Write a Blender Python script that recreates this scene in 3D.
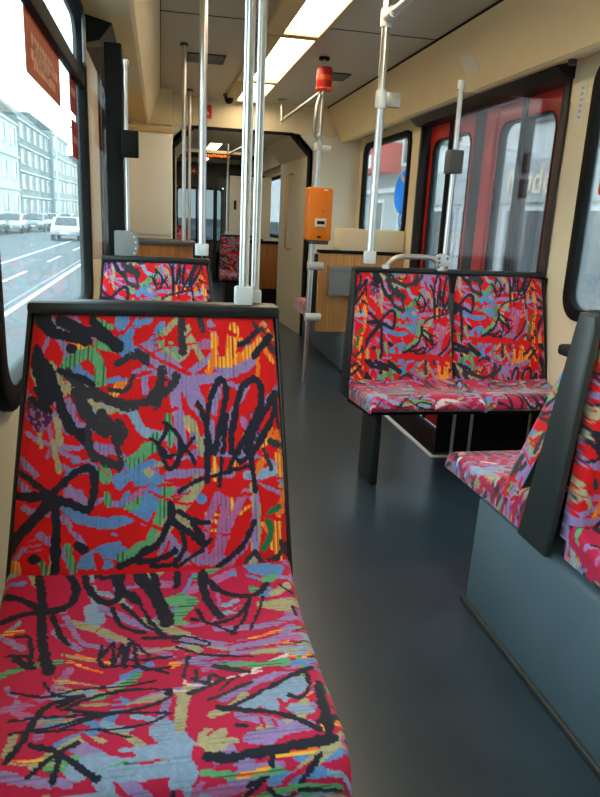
import bpy, bmesh, math, random
import numpy as np
from mathutils import Vector, Matrix

S = bpy.context.scene
for _o in list(bpy.data.objects):
    bpy.data.objects.remove(_o)
COL = S.collection
random.seed(7)

# ------------------------------------------------------------------ camera
cam_data = bpy.data.cameras.new('camera')
cam_data.sensor_fit = 'AUTO'
cam_data.sensor_width = 36.0
cam_data.lens = 676.0 / 797.0 * 36.0
cam_data.clip_start = 0.02
cam_data.clip_end = 400
cam = bpy.data.objects.new('camera', cam_data)
COL.objects.link(cam)
def set_camera(vx=160.0, vy=212.0, roll=2.75, f=676.0):
    r = math.radians(roll)
    d = Vector(((vx-300)/f, -(vy-398.5)/f, -1.0)).normalized()
    a = (math.sin(r), math.cos(r))
    u = Vector((a[0], a[1], -(a[0]*d.x + a[1]*d.y)/d.z)).normalized()
    x = d.cross(u)
    m = Matrix((x, d, u)).to_4x4()          # rows: world axes in camera space = camera-to-world rotation
    m.translation = Vector((0, 0, 1.1))
    cam.matrix_world = m
set_camera()
S.camera = cam

# ------------------------------------------------------------------ world, exposure
S.view_settings.view_transform = 'Standard'
S.view_settings.look = 'None'
S.view_settings.gamma = 1.0
S.view_settings.use_curve_mapping = False
S.view_settings.exposure = 0.9
w = bpy.data.worlds.new('overcast_sky')
S.world = w
w.use_nodes = True
nt = w.node_tree
bg = nt.nodes['Background']
tc = nt.nodes.new('ShaderNodeTexCoord')
sep = nt.nodes.new('ShaderNodeSeparateXYZ')
ramp = nt.nodes.new('ShaderNodeValToRGB')
ramp.color_ramp.elements[0].position = 0.0
ramp.color_ramp.elements[0].color = (0.95, 0.98, 1.0, 1)
ramp.color_ramp.elements[1].position = 0.8
ramp.color_ramp.elements[1].color = (0.72, 0.86, 1.0, 1)
nt.links.new(tc.outputs['Generated'], sep.inputs[0])
nt.links.new(sep.outputs['Z'], ramp.inputs[0])
nt.links.new(ramp.outputs[0], bg.inputs['Color'])
SKY = 3.4
LAMP = 6.5
bg.inputs['Strength'].default_value = SKY

# ------------------------------------------------------------------ materials
def lin(c):
    return tuple(((v/255.0)/12.92 if v/255.0 <= 0.04045 else ((v/255.0+0.055)/1.055)**2.4) for v in c)
def mat(name, rgb, rough=0.5, metal=0.0, vary=0.08, scale=6.0, bump=0.0, spec=0.5, coat=0.0, emit=None, estr=0.0):
    m = bpy.data.materials.new(name)
    m.use_nodes = True
    t = m.node_tree
    b = t.nodes['Principled BSDF']
    c = lin(rgb)
    b.inputs['Roughness'].default_value = rough
    b.inputs['Metallic'].default_value = metal
    b.inputs['Specular IOR Level'].default_value = spec
    b.inputs['Coat Weight'].default_value = coat
    co = t.nodes.new('ShaderNodeTexCoord')
    n = t.nodes.new('ShaderNodeTexNoise')
    n.inputs['Scale'].default_value = scale
    n.inputs['Detail'].default_value = 4
    t.links.new(co.outputs['Object'], n.inputs['Vector'])
    r = t.nodes.new('ShaderNodeValToRGB')
    r.color_ramp.elements[0].position = 0.3
    r.color_ramp.elements[1].position = 0.7
    r.color_ramp.elements[0].color = tuple(v*(1-vary) for v in c) + (1,)
    r.color_ramp.elements[1].color = tuple(min(1, v*(1+vary)) for v in c) + (1,)
    t.links.new(n.outputs['Fac'], r.inputs[0])
    t.links.new(r.outputs[0], b.inputs['Base Color'])
    if bump:
        n2 = t.nodes.new('ShaderNodeTexNoise')
        n2.inputs['Scale'].default_value = scale*30
        t.links.new(co.outputs['Object'], n2.inputs['Vector'])
        bp = t.nodes.new('ShaderNodeBump')
        bp.inputs['Strength'].default_value = bump
        bp.inputs['Distance'].default_value = 0.002
        t.links.new(n2.outputs['Fac'], bp.inputs['Height'])
        t.links.new(bp.outputs[0], b.inputs['Normal'])
    if emit:
        b.inputs['Emission Color'].default_value = lin(emit) + (1,)
        b.inputs['Emission Strength'].default_value = estr
    return m
def wood_mat(name, a, b_, scale=(30, 30, 1.5)):
    m = mat(name, a, 0.45)
    t = m.node_tree
    b = t.nodes['Principled BSDF']
    co = t.nodes.new('ShaderNodeTexCoord')
    mp = t.nodes.new('ShaderNodeMapping')
    mp.inputs['Scale'].default_value = scale
    n = t.nodes.new('ShaderNodeTexNoise')
    n.inputs['Scale'].default_value = 1.6
    n.inputs['Detail'].default_value = 6
    r = t.nodes.new('ShaderNodeValToRGB')
    r.color_ramp.elements[0].position = 0.35
    r.color_ramp.elements[1].position = 0.65
    r.color_ramp.elements[0].color = lin(a) + (1,)
    r.color_ramp.elements[1].color = lin(b_) + (1,)
    t.links.new(co.outputs['Object'], mp.inputs[0])
    t.links.new(mp.outputs[0], n.inputs['Vector'])
    t.links.new(n.outputs['Fac'], r.inputs[0])
    t.links.new(r.outputs[0], b.inputs['Base Color'])
    return m
def glass_mat(name, tint, gloss=0.08, dirt=0.05, dirtcol=(0.8, 0.9, 0.9)):
    m = bpy.data.materials.new(name)
    m.use_nodes = True
    t = m.node_tree
    t.nodes.remove(t.nodes['Principled BSDF'])
    out = t.nodes['Material Output']
    tr = t.nodes.new('ShaderNodeBsdfTransparent')
    tr.inputs['Color'].default_value = tint + (1,)
    gl = t.nodes.new('ShaderNodeBsdfGlossy')
    gl.inputs['Roughness'].default_value = 0.03
    fr = t.nodes.new('ShaderNodeFresnel')
    fr.inputs['IOR'].default_value = 1.45
    mul = t.nodes.new('ShaderNodeMath')
    mul.operation = 'MULTIPLY'
    mul.inputs[1].default_value = gloss*10
    mul.use_clamp = True
    t.links.new(fr.outputs[0], mul.inputs[0])
    mx = t.nodes.new('ShaderNodeMixShader')
    t.links.new(mul.outputs[0], mx.inputs[0])
    t.links.new(tr.outputs[0], mx.inputs[1])
    t.links.new(gl.outputs[0], mx.inputs[2])
    tl = t.nodes.new('ShaderNodeBsdfTranslucent')
    tl.inputs['Color'].default_value = dirtcol + (1,)
    nz = t.nodes.new('ShaderNodeTexNoise')
    nz.inputs['Scale'].default_value = 3.0
    nz.inputs['Detail'].default_value = 5
    ma = t.nodes.new('ShaderNodeMapRange')
    ma.inputs['From Min'].default_value = 0.3
    ma.inputs['From Max'].default_value = 0.7
    ma.inputs['To Min'].default_value = dirt*0.7
    ma.inputs['To Max'].default_value = dirt*1.3
    t.links.new(nz.outputs['Fac'], ma.inputs['Value'])
    mx2 = t.nodes.new('ShaderNodeMixShader')
    t.links.new(ma.outputs[0], mx2.inputs[0])
    t.links.new(mx.outputs[0], mx2.inputs[1])
    t.links.new(tl.outputs[0], mx2.inputs[2])
    t.links.new(mx2.outputs[0], out.inputs['Surface'])
    return m

M = {}
M['floor'] = mat('floor_lino', (38, 55, 67), 0.29, vary=0.18, scale=5, bump=0.15, spec=0.6)
M['cream'] = mat('cream_laminate', (234, 219, 184), 0.5, vary=0.03, scale=3)
M['cove'] = mat('cove_laminate', (230, 211, 168), 0.45, vary=0.03, scale=3)
M['white'] = mat('off_white_panel', (222, 220, 205), 0.5, vary=0.03, scale=3)
M['ceil'] = mat('ceiling_panel', (196, 188, 172), 0.4, vary=0.04, scale=2)
M['lining'] = mat('passage_lining', (208, 200, 178), 0.5, vary=0.04, scale=2)
M['black'] = mat('black_rubber', (20, 22, 23), 0.6, vary=0.15, scale=20, spec=0.15)
M['frame'] = mat('dark_frame_paint', (30, 35, 37), 0.4, vary=0.12, scale=30, spec=0.3)
M['shell'] = mat('dark_grey_shell', (43, 49, 50), 0.45, vary=0.08, scale=15, bump=0.1)
M['plinth'] = mat('blue_grey_panel', (88, 108, 120), 0.45, vary=0.08, scale=3)
M['steel'] = mat('brushed_steel', (208, 210, 212), 0.3, metal=1.0, vary=0.05, scale=25)
M['alu'] = mat('grey_aluminium', (176, 178, 176), 0.4, metal=0.7, vary=0.06, scale=20)
M['socket'] = mat('pale_grey_plastic', (205, 212, 216), 0.4, vary=0.04)
M['greybox'] = mat('grey_plastic', (128, 132, 134), 0.5, vary=0.05)
M['darkgrey'] = mat('dark_grey_plastic', (70, 72, 74), 0.5, vary=0.08)
M['orange'] = mat('orange_enamel', (232, 128, 14), 0.4, vary=0.05)
M['label'] = mat('paper_label', (225, 222, 210), 0.6, vary=0.03)
M['red'] = mat('red_enamel', (186, 24, 18), 0.35, vary=0.08)
M['redband'] = mat('orange_red_band', (226, 80, 30), 0.4, vary=0.06)
M['doorred'] = mat('door_red', (196, 30, 22), 0.4, vary=0.08)
M['sign_red'] = mat('red_sign', (205, 30, 28), 0.4, vary=0.04)
M['sign_white'] = mat('white_print', (236, 232, 226), 0.5, vary=0.02)
def film_mat(name, rgb, thru=0.3):
    """printed film on glass: some daylight comes through it"""
    m = mat(name, rgb, 0.6, vary=0.1, scale=5)
    t = m.node_tree
    b = t.nodes['Principled BSDF']
    col = b.inputs['Base Color'].links[0].from_socket
    tl = t.nodes.new('ShaderNodeBsdfTranslucent')
    t.links.new(col, tl.inputs['Color'])
    mx = t.nodes.new('ShaderNodeMixShader')
    mx.inputs[0].default_value = thru
    t.links.new(b.outputs[0], mx.inputs[1])
    t.links.new(tl.outputs[0], mx.inputs[2])
    t.links.new(mx.outputs[0], t.nodes['Material Output'].inputs['Surface'])
    return m
M['poster'] = film_mat('poster_terracotta', (178, 92, 58), .35)
M['poster_dark'] = film_mat('sticker_dark_red', (150, 40, 40), .25)
M['film_red'] = film_mat('sticker_red', (226, 74, 34), .35)
M['poster_print'] = mat('poster_print', (206, 150, 120), 0.6, vary=0.05)
M['sticker_blue'] = film_mat('sticker_blue', (110, 190, 245), .75)
M['wood'] = wood_mat('beech_laminate', (176, 122, 66), (206, 156, 96))
M['wood_dark'] = wood_mat('oak_laminate', (150, 92, 40), (176, 114, 56))
M['lens'] = mat('lamp_lens', (255, 240, 205), 0.4, emit=(255, 233, 196), estr=LAMP)
M['lamp_frame'] = mat('lamp_housing', (214, 186, 132), 0.5, vary=0.04)
M['led'] = mat('led_orange', (255, 130, 30), 0.5, emit=(255, 130, 20), estr=0.7)
M['glass'] = glass_mat('window_glass', (0.84, 0.93, 0.92), 0.03, 0.03)
M['glass_r'] = glass_mat('window_glass_hazy', (0.86, 0.92, 0.93), 0.06, 0.10)
M['glass_d'] = glass_mat('door_glass', (0.9, 0.96, 0.96), 0.06, 0.03)
M['glass_p'] = glass_mat('partition_glass', (0.84, 0.82, 0.84), 0.08, 0.012, (0.6, 0.5, 0.55))
M['glass_t'] = glass_mat('tinted_glass', (0.5, 0.56, 0.58), 0.06, 0.03)
M['glass_e'] = glass_mat('dark_tinted_glass', (0.22, 0.26, 0.27), 0.06, 0.03)
M['cream_daylit'] = mat('daylit_cream_panel', (250, 246, 232), 0.5, vary=0.02, scale=3)  # cream made whiter: daylight on the cupboard put into its colour
M['road'] = mat('asphalt', (72, 80, 84), 0.8, vary=0.12, scale=0.6)
M['pave'] = mat('pavement_slabs', (150, 152, 150), 0.85, vary=0.1, scale=1)
M['line'] = mat('road_paint', (225, 230, 232), 0.7, vary=0.05)
M['rail'] = mat('rail_steel', (110, 118, 124), 0.4, metal=0.6)
for k, c in dict(b1=(186, 192, 190), b2=(112, 124, 124), b3=(150, 150, 136), b4=(190, 182, 156), b5=(138, 148, 150)).items():
    M[k] = mat('facade_' + {'b1': 'white', 'b2': 'grey_green', 'b3': 'stone', 'b4': 'yellow', 'b5': 'pale_blue'}[k], c, 0.85, vary=0.08, scale=0.5)
M['bwin'] = mat('facade_window', (48, 60, 66), 0.2, vary=0.2, scale=0.8)
M['broof'] = mat('slate_roof', (78, 88, 92), 0.8, vary=0.12, scale=0.6)
M['sill'] = mat('facade_moulding', (188, 192, 190), 0.8, vary=0.04)
M['awning'] = mat('awning_red', (188, 46, 36), 0.7)
M['letters'] = mat('sign_letters', (212, 200, 170), 0.6)
M['fascia'] = mat('shop_fascia', (150, 156, 154), 0.7)
for k, c in dict(car_silver=(176, 184, 188), car_dark=(52, 60, 68), car_white=(226, 228, 228), car_grey=(104, 114, 122)).items():
    M[k] = mat('paint_' + k, c, 0.25, metal=0.2, vary=0.04, coat=0.5)
M['tyre'] = mat('tyre_rubber', (26, 27, 28), 0.8)
M['carglass'] = mat('car_glass', (44, 54, 60), 0.1)
M['lampred'] = mat('tail_lamp', (160, 30, 30), 0.3)

# ------------------------------------------------------------------ mesh helpers
def root_loc(o):
    v = Vector((0, 0, 0))
    while o:
        v += o.location
        o = o.parent
    return v
class MB:
    def __init__(self):
        self.v = []
        self.f = []
    def add(self, vs, fs):
        n = len(self.v)
        self.v += [tuple(p) for p in vs]
        self.f += [tuple(i+n for i in q) for q in fs]
        return self
    def box(self, lo, hi):
        x0, y0, z0 = lo
        x1, y1, z1 = hi
        return self.add([(x0,y0,z0),(x1,y0,z0),(x1,y1,z0),(x0,y1,z0),(x0,y0,z1),(x1,y0,z1),(x1,y1,z1),(x0,y1,z1)],
                        [(0,3,2,1),(4,5,6,7),(0,1,5,4),(1,2,6,5),(2,3,7,6),(3,0,4,7)])
    def prism(self, poly, axis, a, b):
        """poly: 2-D points in the two other axes (in x,y,z order)"""
        def P(p, t):
            q = [p[0], p[1]]
            q.insert(axis, t)
            return q
        n = len(poly)
        vs = [P(p, a) for p in poly] + [P(p, b) for p in poly]
        fs = [tuple(range(n)), tuple(range(2*n-1, n-1, -1))]
        fs += [(i, i+n, (i+1) % n + n, (i+1) % n) for i in range(n)]
        return self.add(vs, fs)
    def tube(self, pts, r, n=14, caps=True):
        pts = [Vector(p) for p in pts]
        rr = r if isinstance(r, (list, tuple)) else [r]*len(pts)
        vs, fs = [], []
        up = None
        for i, p in enumerate(pts):
            d = (pts[min(i+1, len(pts)-1)] - pts[max(i-1, 0)]).normalized()
            if up is None:
                up = Vector((0, 0, 1)) if abs(d.z) < 0.9 else Vector((1, 0, 0))
            s = d.cross(up).normalized()
            up = s.cross(d).normalized()
            for k in range(n):
                a = 2*math.pi*k/n
                vs.append(p + rr[i]*(math.cos(a)*s + math.sin(a)*up))
        for i in range(len(pts)-1):
            for k in range(n):
                fs.append((i*n+k, i*n+(k+1) % n, (i+1)*n+(k+1) % n, (i+1)*n+k))
        if caps:
            fs.append(tuple(range(n-1, -1, -1)))
            fs.append(tuple(range((len(pts)-1)*n, len(pts)*n)))
        return self.add(vs, fs)
    def lathe(self, prof, c, n=20):
        """prof: (radius, z) pairs about a vertical axis at c=(x,y)"""
        vs, fs = [], []
        for r, z in prof:
            for k in range(n):
                a = 2*math.pi*k/n
                vs.append((c[0]+r*math.cos(a), c[1]+r*math.sin(a), z))
        for i in range(len(prof)-1):
            for k in range(n):
                fs.append((i*n+k, i*n+(k+1) % n, (i+1)*n+(k+1) % n, (i+1)*n+k))
        fs.append(tuple(range(n-1, -1, -1)))
        fs.append(tuple(range((len(prof)-1)*n, len(prof)*n)))
        return self.add(vs, fs)
    def ring(self, outer, inner, axis, a, b):
        """frame between two outlines with the same number of points"""
        def P(p, t):
            q = [p[0], p[1]]
            q.insert(axis, t)
            return q
        n = len(outer)
        vs = [P(p, a) for p in outer] + [P(p, a) for p in inner] + [P(p, b) for p in outer] + [P(p, b) for p in inner]
        fs = []
        for i in range(n):
            j = (i+1) % n
            fs += [(i, j, n+j, n+i), (2*n+i, 3*n+i, 3*n+j, 2*n+j), (i, 2*n+i, 2*n+j, j), (n+i, n+j, 3*n+j, 3*n+i)]
        return self.add(vs, fs)
    def build(self, name, m, parent=None, bevel=0.0, smooth=True, seg=2):
        off = root_loc(parent)
        me = bpy.data.meshes.new(name)
        me.from_pydata([tuple(Vector(p)-off) for p in self.v], [], self.f)
        bm = bmesh.new()
        bm.from_mesh(me)
        bmesh.ops.recalc_face_normals(bm, faces=bm.faces)
        if bevel:
            ed = [e for e in bm.edges if len(e.link_faces) == 2 and e.calc_face_angle(0) > 0.5]
            bmesh.ops.bevel(bm, geom=ed, offset=bevel, segments=seg, affect='EDGES', profile=0.5, clamp_overlap=True)
        bm.to_mesh(me)
        bm.free()
        me.materials.append(m)
        if smooth:
            me.polygons.foreach_set('use_smooth', [True]*len(me.polygons))
            me.set_sharp_from_angle(angle=math.radians(40))
        o = bpy.data.objects.new(name, me)
        COL.objects.link(o)
        if parent:
            o.parent = parent
        return o
def box(name, m, lo, hi, parent=None, bevel=0.0):
    return MB().box(lo, hi).build(name, m, parent, bevel)
def rounded(a0, b0, a1, b1, r, n=6):
    """rounded rectangle outline"""
    rs = r if isinstance(r, (list, tuple)) else [r]*4
    out = []
    for (ca, cb, s, rad) in ((a1, b1, 0, rs[0]), (a0, b1, 1, rs[1]), (a0, b0, 2, rs[2]), (a1, b0, 3, rs[3])):
        sx = -1 if s in (0, 3) else 1
        sy = -1 if s in (0, 1) else 1
        for k in range(n+1):
            t = math.pi/2*(s + k/n)
            out.append((ca+sx*rad+rad*math.cos(t), cb+sy*rad+rad*math.sin(t)))
    return out
def thing(name, label, cat, loc, group=None, rotz=0.0):
    o = bpy.data.objects.new(name, None)
    o.empty_display_size = 0.05
    COL.objects.link(o)
    o.location = loc
    o.rotation_euler = (0, 0, rotz)
    tag(o, label, cat, group)
    return o
def tag(o, label, cat, group=None):
    o['label'] = label
    o['category'] = cat
    if group:
        o['group'] = group
    return o
def struct(o, label=None):
    o['kind'] = 'structure'
    if label:
        o['label'] = label
    return o
def copy_tree(o, parent=None):
    c = o.copy()
    COL.objects.link(c)
    c.parent = parent
    for ch in list(o.children):
        copy_tree(ch, c)
    return c
def text_mesh(txt, size, depth):
    cu = bpy.data.curves.new('lettering', 'FONT')
    cu.body = txt
    cu.size = size
    cu.extrude = depth
    o = bpy.data.objects.new('lettering', cu)
    COL.objects.link(o)
    dg = bpy.context.evaluated_depsgraph_get()
    me = bpy.data.meshes.new_from_object(o.evaluated_get(dg))
    bpy.data.objects.remove(o)
    return me

# ------------------------------------------------------------------ the printed seat fabric (weave colours; the cushion base also carries its pink sheen)
INK = {'r': (214, 12, 18), 'q': (214, 12, 18), 'n': (30, 33, 48), 'c': (52, 50, 58), 'l': (150, 128, 182), 's': (138, 164, 196), 'b': (92, 138, 196),
       'g': (98, 166, 118), 'd': (30, 110, 70), 't': (170, 164, 128), 'o': (240, 116, 36), 'p': (78, 34, 78), 'm': (176, 104, 158), 'w': (220, 205, 210)}
def vnoise(X, Y, f, seed):
    rs = np.random.RandomState(seed)
    g = rs.rand(64, 64)
    x, y = X*f, Y*f
    xi, yi = np.floor(x).astype(int), np.floor(y).astype(int)
    fx, fy = x-xi, y-yi
    fx, fy = fx*fx*(3-2*fx), fy*fy*(3-2*fy)
    a, b = g[yi % 64, xi % 64], g[yi % 64, (xi+1) % 64]
    c, d = g[(yi+1) % 64, xi % 64], g[(yi+1) % 64, (xi+1) % 64]
    return (a*(1-fx)+b*fx)*(1-fy) + (c*(1-fx)+d*fx)*fy
def paint(src, base, aspect, nx=380, ny=380, vmax=1.0, grain='v', seed=1):
    U, V = np.meshgrid((np.arange(nx)+.5)/nx, (np.arange(ny)+.5)/ny*vmax)
    thread = np.random.RandomState(seed).rand(130)
    jit = thread[(U*130).astype(int) % 130]-.5 if grain == 'v' else thread[(V*130).astype(int) % 130]-.5
    if grain == 'v':
        Xp, Yp = U, V*aspect + jit*.005
    else:
        Xp, Yp = U + jit*.005, V*aspect
    Xp = Xp + (vnoise(U, V, 14, seed+1)-.5)*.012 + (vnoise(U, V, 60, seed+2)-.5)*.007
    Yp = Yp + (vnoise(U, V, 14, seed+3)-.5)*.012 + (vnoise(U, V, 60, seed+4)-.5)*.007
    img = np.empty((ny, nx, 3))
    img[:] = lin(base)
    fine = vnoise(U, V, 110, seed+5)
    mid = vnoise(U, V, 9, seed+6)
    T = U if grain == 'v' else V
    stripe = ((T*62) % 1.0)
    dash = vnoise(U*3, V, 12, seed+7) if grain == 'v' else vnoise(U, V*3, 12, seed+7)
    for st in src.split(';'):
        k, wd, pts = st.split(',', 2)
        r = float(wd)/2000.0*(.30 if k == 'q' else .85 if k == 'c' and float(wd) > 55 else .72 if k == 'n' and grain == 'h' else .78 if k in 'lsbgtompdw' else .85 if float(wd) > 38 else 1.0)
        P = np.array([[float(q) for q in p.split(',')] for p in pts.split(' ')])/1000.0
        P[:, 1] *= aspect
        if len(P) > 2:                      # smooth the line through its points
            t = np.linspace(0, len(P)-1, (len(P)-1)*4+1)
            Q = []
            for s in t:
                i = min(int(s), len(P)-2)
                f = s-i
                p0, p1, p2, p3 = P[max(i-1, 0)], P[i], P[i+1], P[min(i+2, len(P)-1)]
                Q.append(.5*(2*p1+(p2-p0)*f+(2*p0-5*p1+4*p2-p3)*f*f+(3*p1-p0-3*p2+p3)*f**3))
            P = np.array(Q)
        D = np.full(U.shape, 9.0)
        for a, b in zip(P[:-1], P[1:]):
            ab = b-a
            L = max(ab@ab, 1e-9)
            h = np.clip(((Xp-a[0])*ab[0]+(Yp-a[1])*ab[1])/L, 0, 1)
            D = np.minimum(D, np.hypot(Xp-a[0]-h*ab[0], Yp-a[1]-h*ab[1]))
        msk = D < r
        if k in 'cp':
            msk &= ~((fine > .82) & (D > r*.55))
        col = np.empty(img.shape)
        col[:] = lin(base if k in 'rq' else INK[k])
        if k in 'lgtmsb':
            dk = {'g': .28, 't': .72, 'l': .66, 'm': .72, 's': .8, 'b': .85}[k]
            ln = (stripe < .28) & (dash > .40)
            col[ln] *= dk
            col *= (.88 + .24*fine)[..., None]
        if k == 'o':
            col[(stripe > .5) & (dash > .35)] = lin((246, 186, 70))
            col[(stripe < .2) & (dash > .6)] = lin((200, 40, 24))
        if k == 'p':
            col[fine > .6] = lin((150, 104, 150))
        img[msk] = col[msk]
    return img
BACK_PRINT="l,36,74,17 114,82 164,153;l,23,78,78 54,136;l,24,174,19 242,81;l,24,146,11 121,47;b,75,352,17 372,61 373,107;b,47,381,34 345,98;b,40,514,32 486,92 430,120 364,129;b,28,418,16 391,70;g,57,107,242 148,184 200,148 245,144 276,184 278,247;g,33,262,108 345,116;g,28,267,18 315,44;t,44,85,180 124,242 149,278;t,29,124,376 152,484;t,26,25,207 47,260 37,304;l,20,158,278 160,251;l,32,168,314 189,368 235,423;l,23,49,411 132,358;l,22,25,437 87,465 147,484 225,486;l,32,451,279 453,206 468,151 515,142;t,20,67,429 79,483;t,45,161,269 251,278 169,242;g,40,499,445 446,508;l,27,303,487 384,516;m,21,100,403 116,466 107,519;t,31,572,13 524,60 519,105 553,142 596,146 620,104 601,31;g,19,514,60 529,142;g,19,553,96 581,151;t,33,621,40 645,95 673,150;l,81,467,133 524,169 581,220 628,271 665,345 664,457;l,56,581,215 572,298 590,372 599,475;l,41,591,243 668,183 732,140;l,45,610,243 725,234 814,205 895,163;l,24,763,252 851,262;l,40,720,29 731,76;o,39,729,76 729,150 711,206;o,55,815,42 803,93 790,173;o,48,726,173 805,163 887,121 909,74;o,20,917,130 907,219;o,22,924,83 975,172;t,26,953,26 909,74;o,35,942,36 971,73;l,57,734,280 713,364 701,477;l,35,861,252 799,365 729,496;g,31,544,372 562,455 535,510;t,37,618,382 664,438 677,513;r,24,609,335 665,392 678,439;o,28,853,441 813,516;o,38,951,433 918,500;o,29,979,443 985,519;p,57,902,442 851,498;p,38,875,375 891,461;l,26,17,535 68,587;l,29,9,609 60,661;l,26,38,711 115,733;t,28,126,464 149,567;l,20,159,502 227,536;l,23,166,553 180,563;l,31,278,476 316,510;g,54,304,571 319,600;g,32,330,661 332,695;g,52,408,540 499,480;b,64,364,601 418,588 445,613;b,53,182,698 236,748 324,766 394,759 483,715 519,683;b,27,406,659 375,701;b,69,269,920 327,875 380,888;b,35,360,820 375,878;b,43,252,933 346,929;l,31,176,745 221,804 259,881;l,39,188,642 242,682 257,715;g,42,402,721 519,663;g,53,389,907 484,855 520,818;g,29,194,859 228,955;g,28,118,920 138,987;t,25,153,875 145,969;r,34,302,898 312,932;r,23,221,785 274,825 343,833 431,804;r,20,331,723 394,735;m,7,62,828 120,813;m,7,56,851 126,841;m,7,57,870 123,864;l,21,48,860 26,905;o,57,24,933 33,1008;t,11,20,933 21,1007;t,11,44,934 49,1009;l,25,179,990 254,990;b,64,465,738 492,653 500,615;g,54,547,655 520,750 484,855;t,64,659,619 620,686 565,752 520,837;t,40,629,794 592,763;l,27,520,886 547,829 583,899;o,17,685,752 759,770;o,17,684,777 749,799;o,17,797,762 860,730;o,17,693,826 767,820;o,24,780,702 768,770;o,25,717,533 725,621;o,29,794,535 803,584;m,38,677,934 688,816 728,685 752,740 734,858 709,945;m,38,727,946 767,810 833,684 875,715 871,805 821,892 764,959;m,34,761,701 749,809;t,38,868,656 881,805 856,954;l,24,881,686 867,925;o,38,993,690 957,809 958,990;o,34,909,807 943,899;d,31,966,739 921,767 927,837 900,906;o,40,972,539 983,609;o,29,922,538 879,606;l,38,603,492 641,532;l,28,546,491 528,539;r,37,537,539 556,544;l,15,601,939 737,937;n,33,24,22 77,61 150,78 225,99;n,45,111,25 204,55 288,80 345,111;n,35,239,18 297,71 326,107;n,29,157,118 171,122;n,36,56,17 85,56;n,61,34,154 57,225 93,296;n,35,28,127 86,198 109,269;n,35,48,278 86,322 118,278;n,38,117,269 144,341 178,413 240,436;n,26,25,313 97,358;c,36,153,207 224,278 315,310 388,338 461,320 544,270 572,220;c,43,251,278 333,315 424,329;n,23,122,198 186,224 250,251;c,18,314,270 377,272 413,220;c,57,198,287 246,369 319,424;c,75,354,415 364,434;c,44,290,360 365,470;c,26,248,414 261,514;n,26,167,368 233,468 260,504;p,60,38,375 74,402;p,34,18,340 99,385;c,32,347,170 393,143 459,151;c,28,421,133 459,174;c,41,597,17 599,123;c,30,675,12 685,48;c,47,478,298 515,261 515,197;c,37,506,252 497,334;n,21,661,326 693,392 706,513;n,23,705,505 703,364 732,266 764,238 772,299 749,412 723,514;n,28,780,515 808,375 841,262 892,234 921,281 900,366 853,451 813,516;n,28,850,516 904,395 957,319 978,295 969,367 920,462 879,517;n,19,779,365 751,514;n,18,535,399 581,437 613,494;n,18,548,418 508,491 553,529;n,16,480,454 535,506;n,16,645,461 590,521;n,26,921,50 837,102;n,30,971,73 896,149;c,25,912,27 951,54;n,18,976,329 990,424;c,29,948,481 995,501;c,25,997,139 969,111;n,22,16,577 84,630 137,664;n,32,9,666 77,668 137,661;n,48,137,669 74,750 17,826 -10,913;n,39,143,688 159,838 158,974;n,30,136,650 186,600 246,565 275,589 281,655 261,716 208,699 164,674;n,52,120,668 151,683;n,38,232,861 250,871;n,33,87,895 96,905;c,36,251,476 276,523 362,553;c,24,360,478 371,544;n,26,381,936 450,901 485,874;n,29,551,708 556,771 511,846 458,892;n,26,556,771 620,818 678,875;n,20,579,733 647,775 698,792;n,24,634,784 661,825 683,875;n,23,450,925 520,915 578,889;n,20,597,826 605,890 565,937 494,942;n,16,583,948 673,894;n,18,701,856 664,894;n,21,872,795 821,887 731,967;n,19,869,497 875,676;n,17,584,656 649,619 773,593 871,572;n,23,694,474 696,630;n,17,746,534 743,651;n,21,826,477 774,574;n,21,884,508 833,556 794,535;n,19,514,509 542,568 579,549 598,463;n,15,528,529 612,502;n,15,603,473 650,551;c,18,923,508 939,588;c,17,828,952 867,905;c,21,867,915 921,978 981,901;c,15,922,948 990,921;c,15,963,880 989,942"
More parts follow.
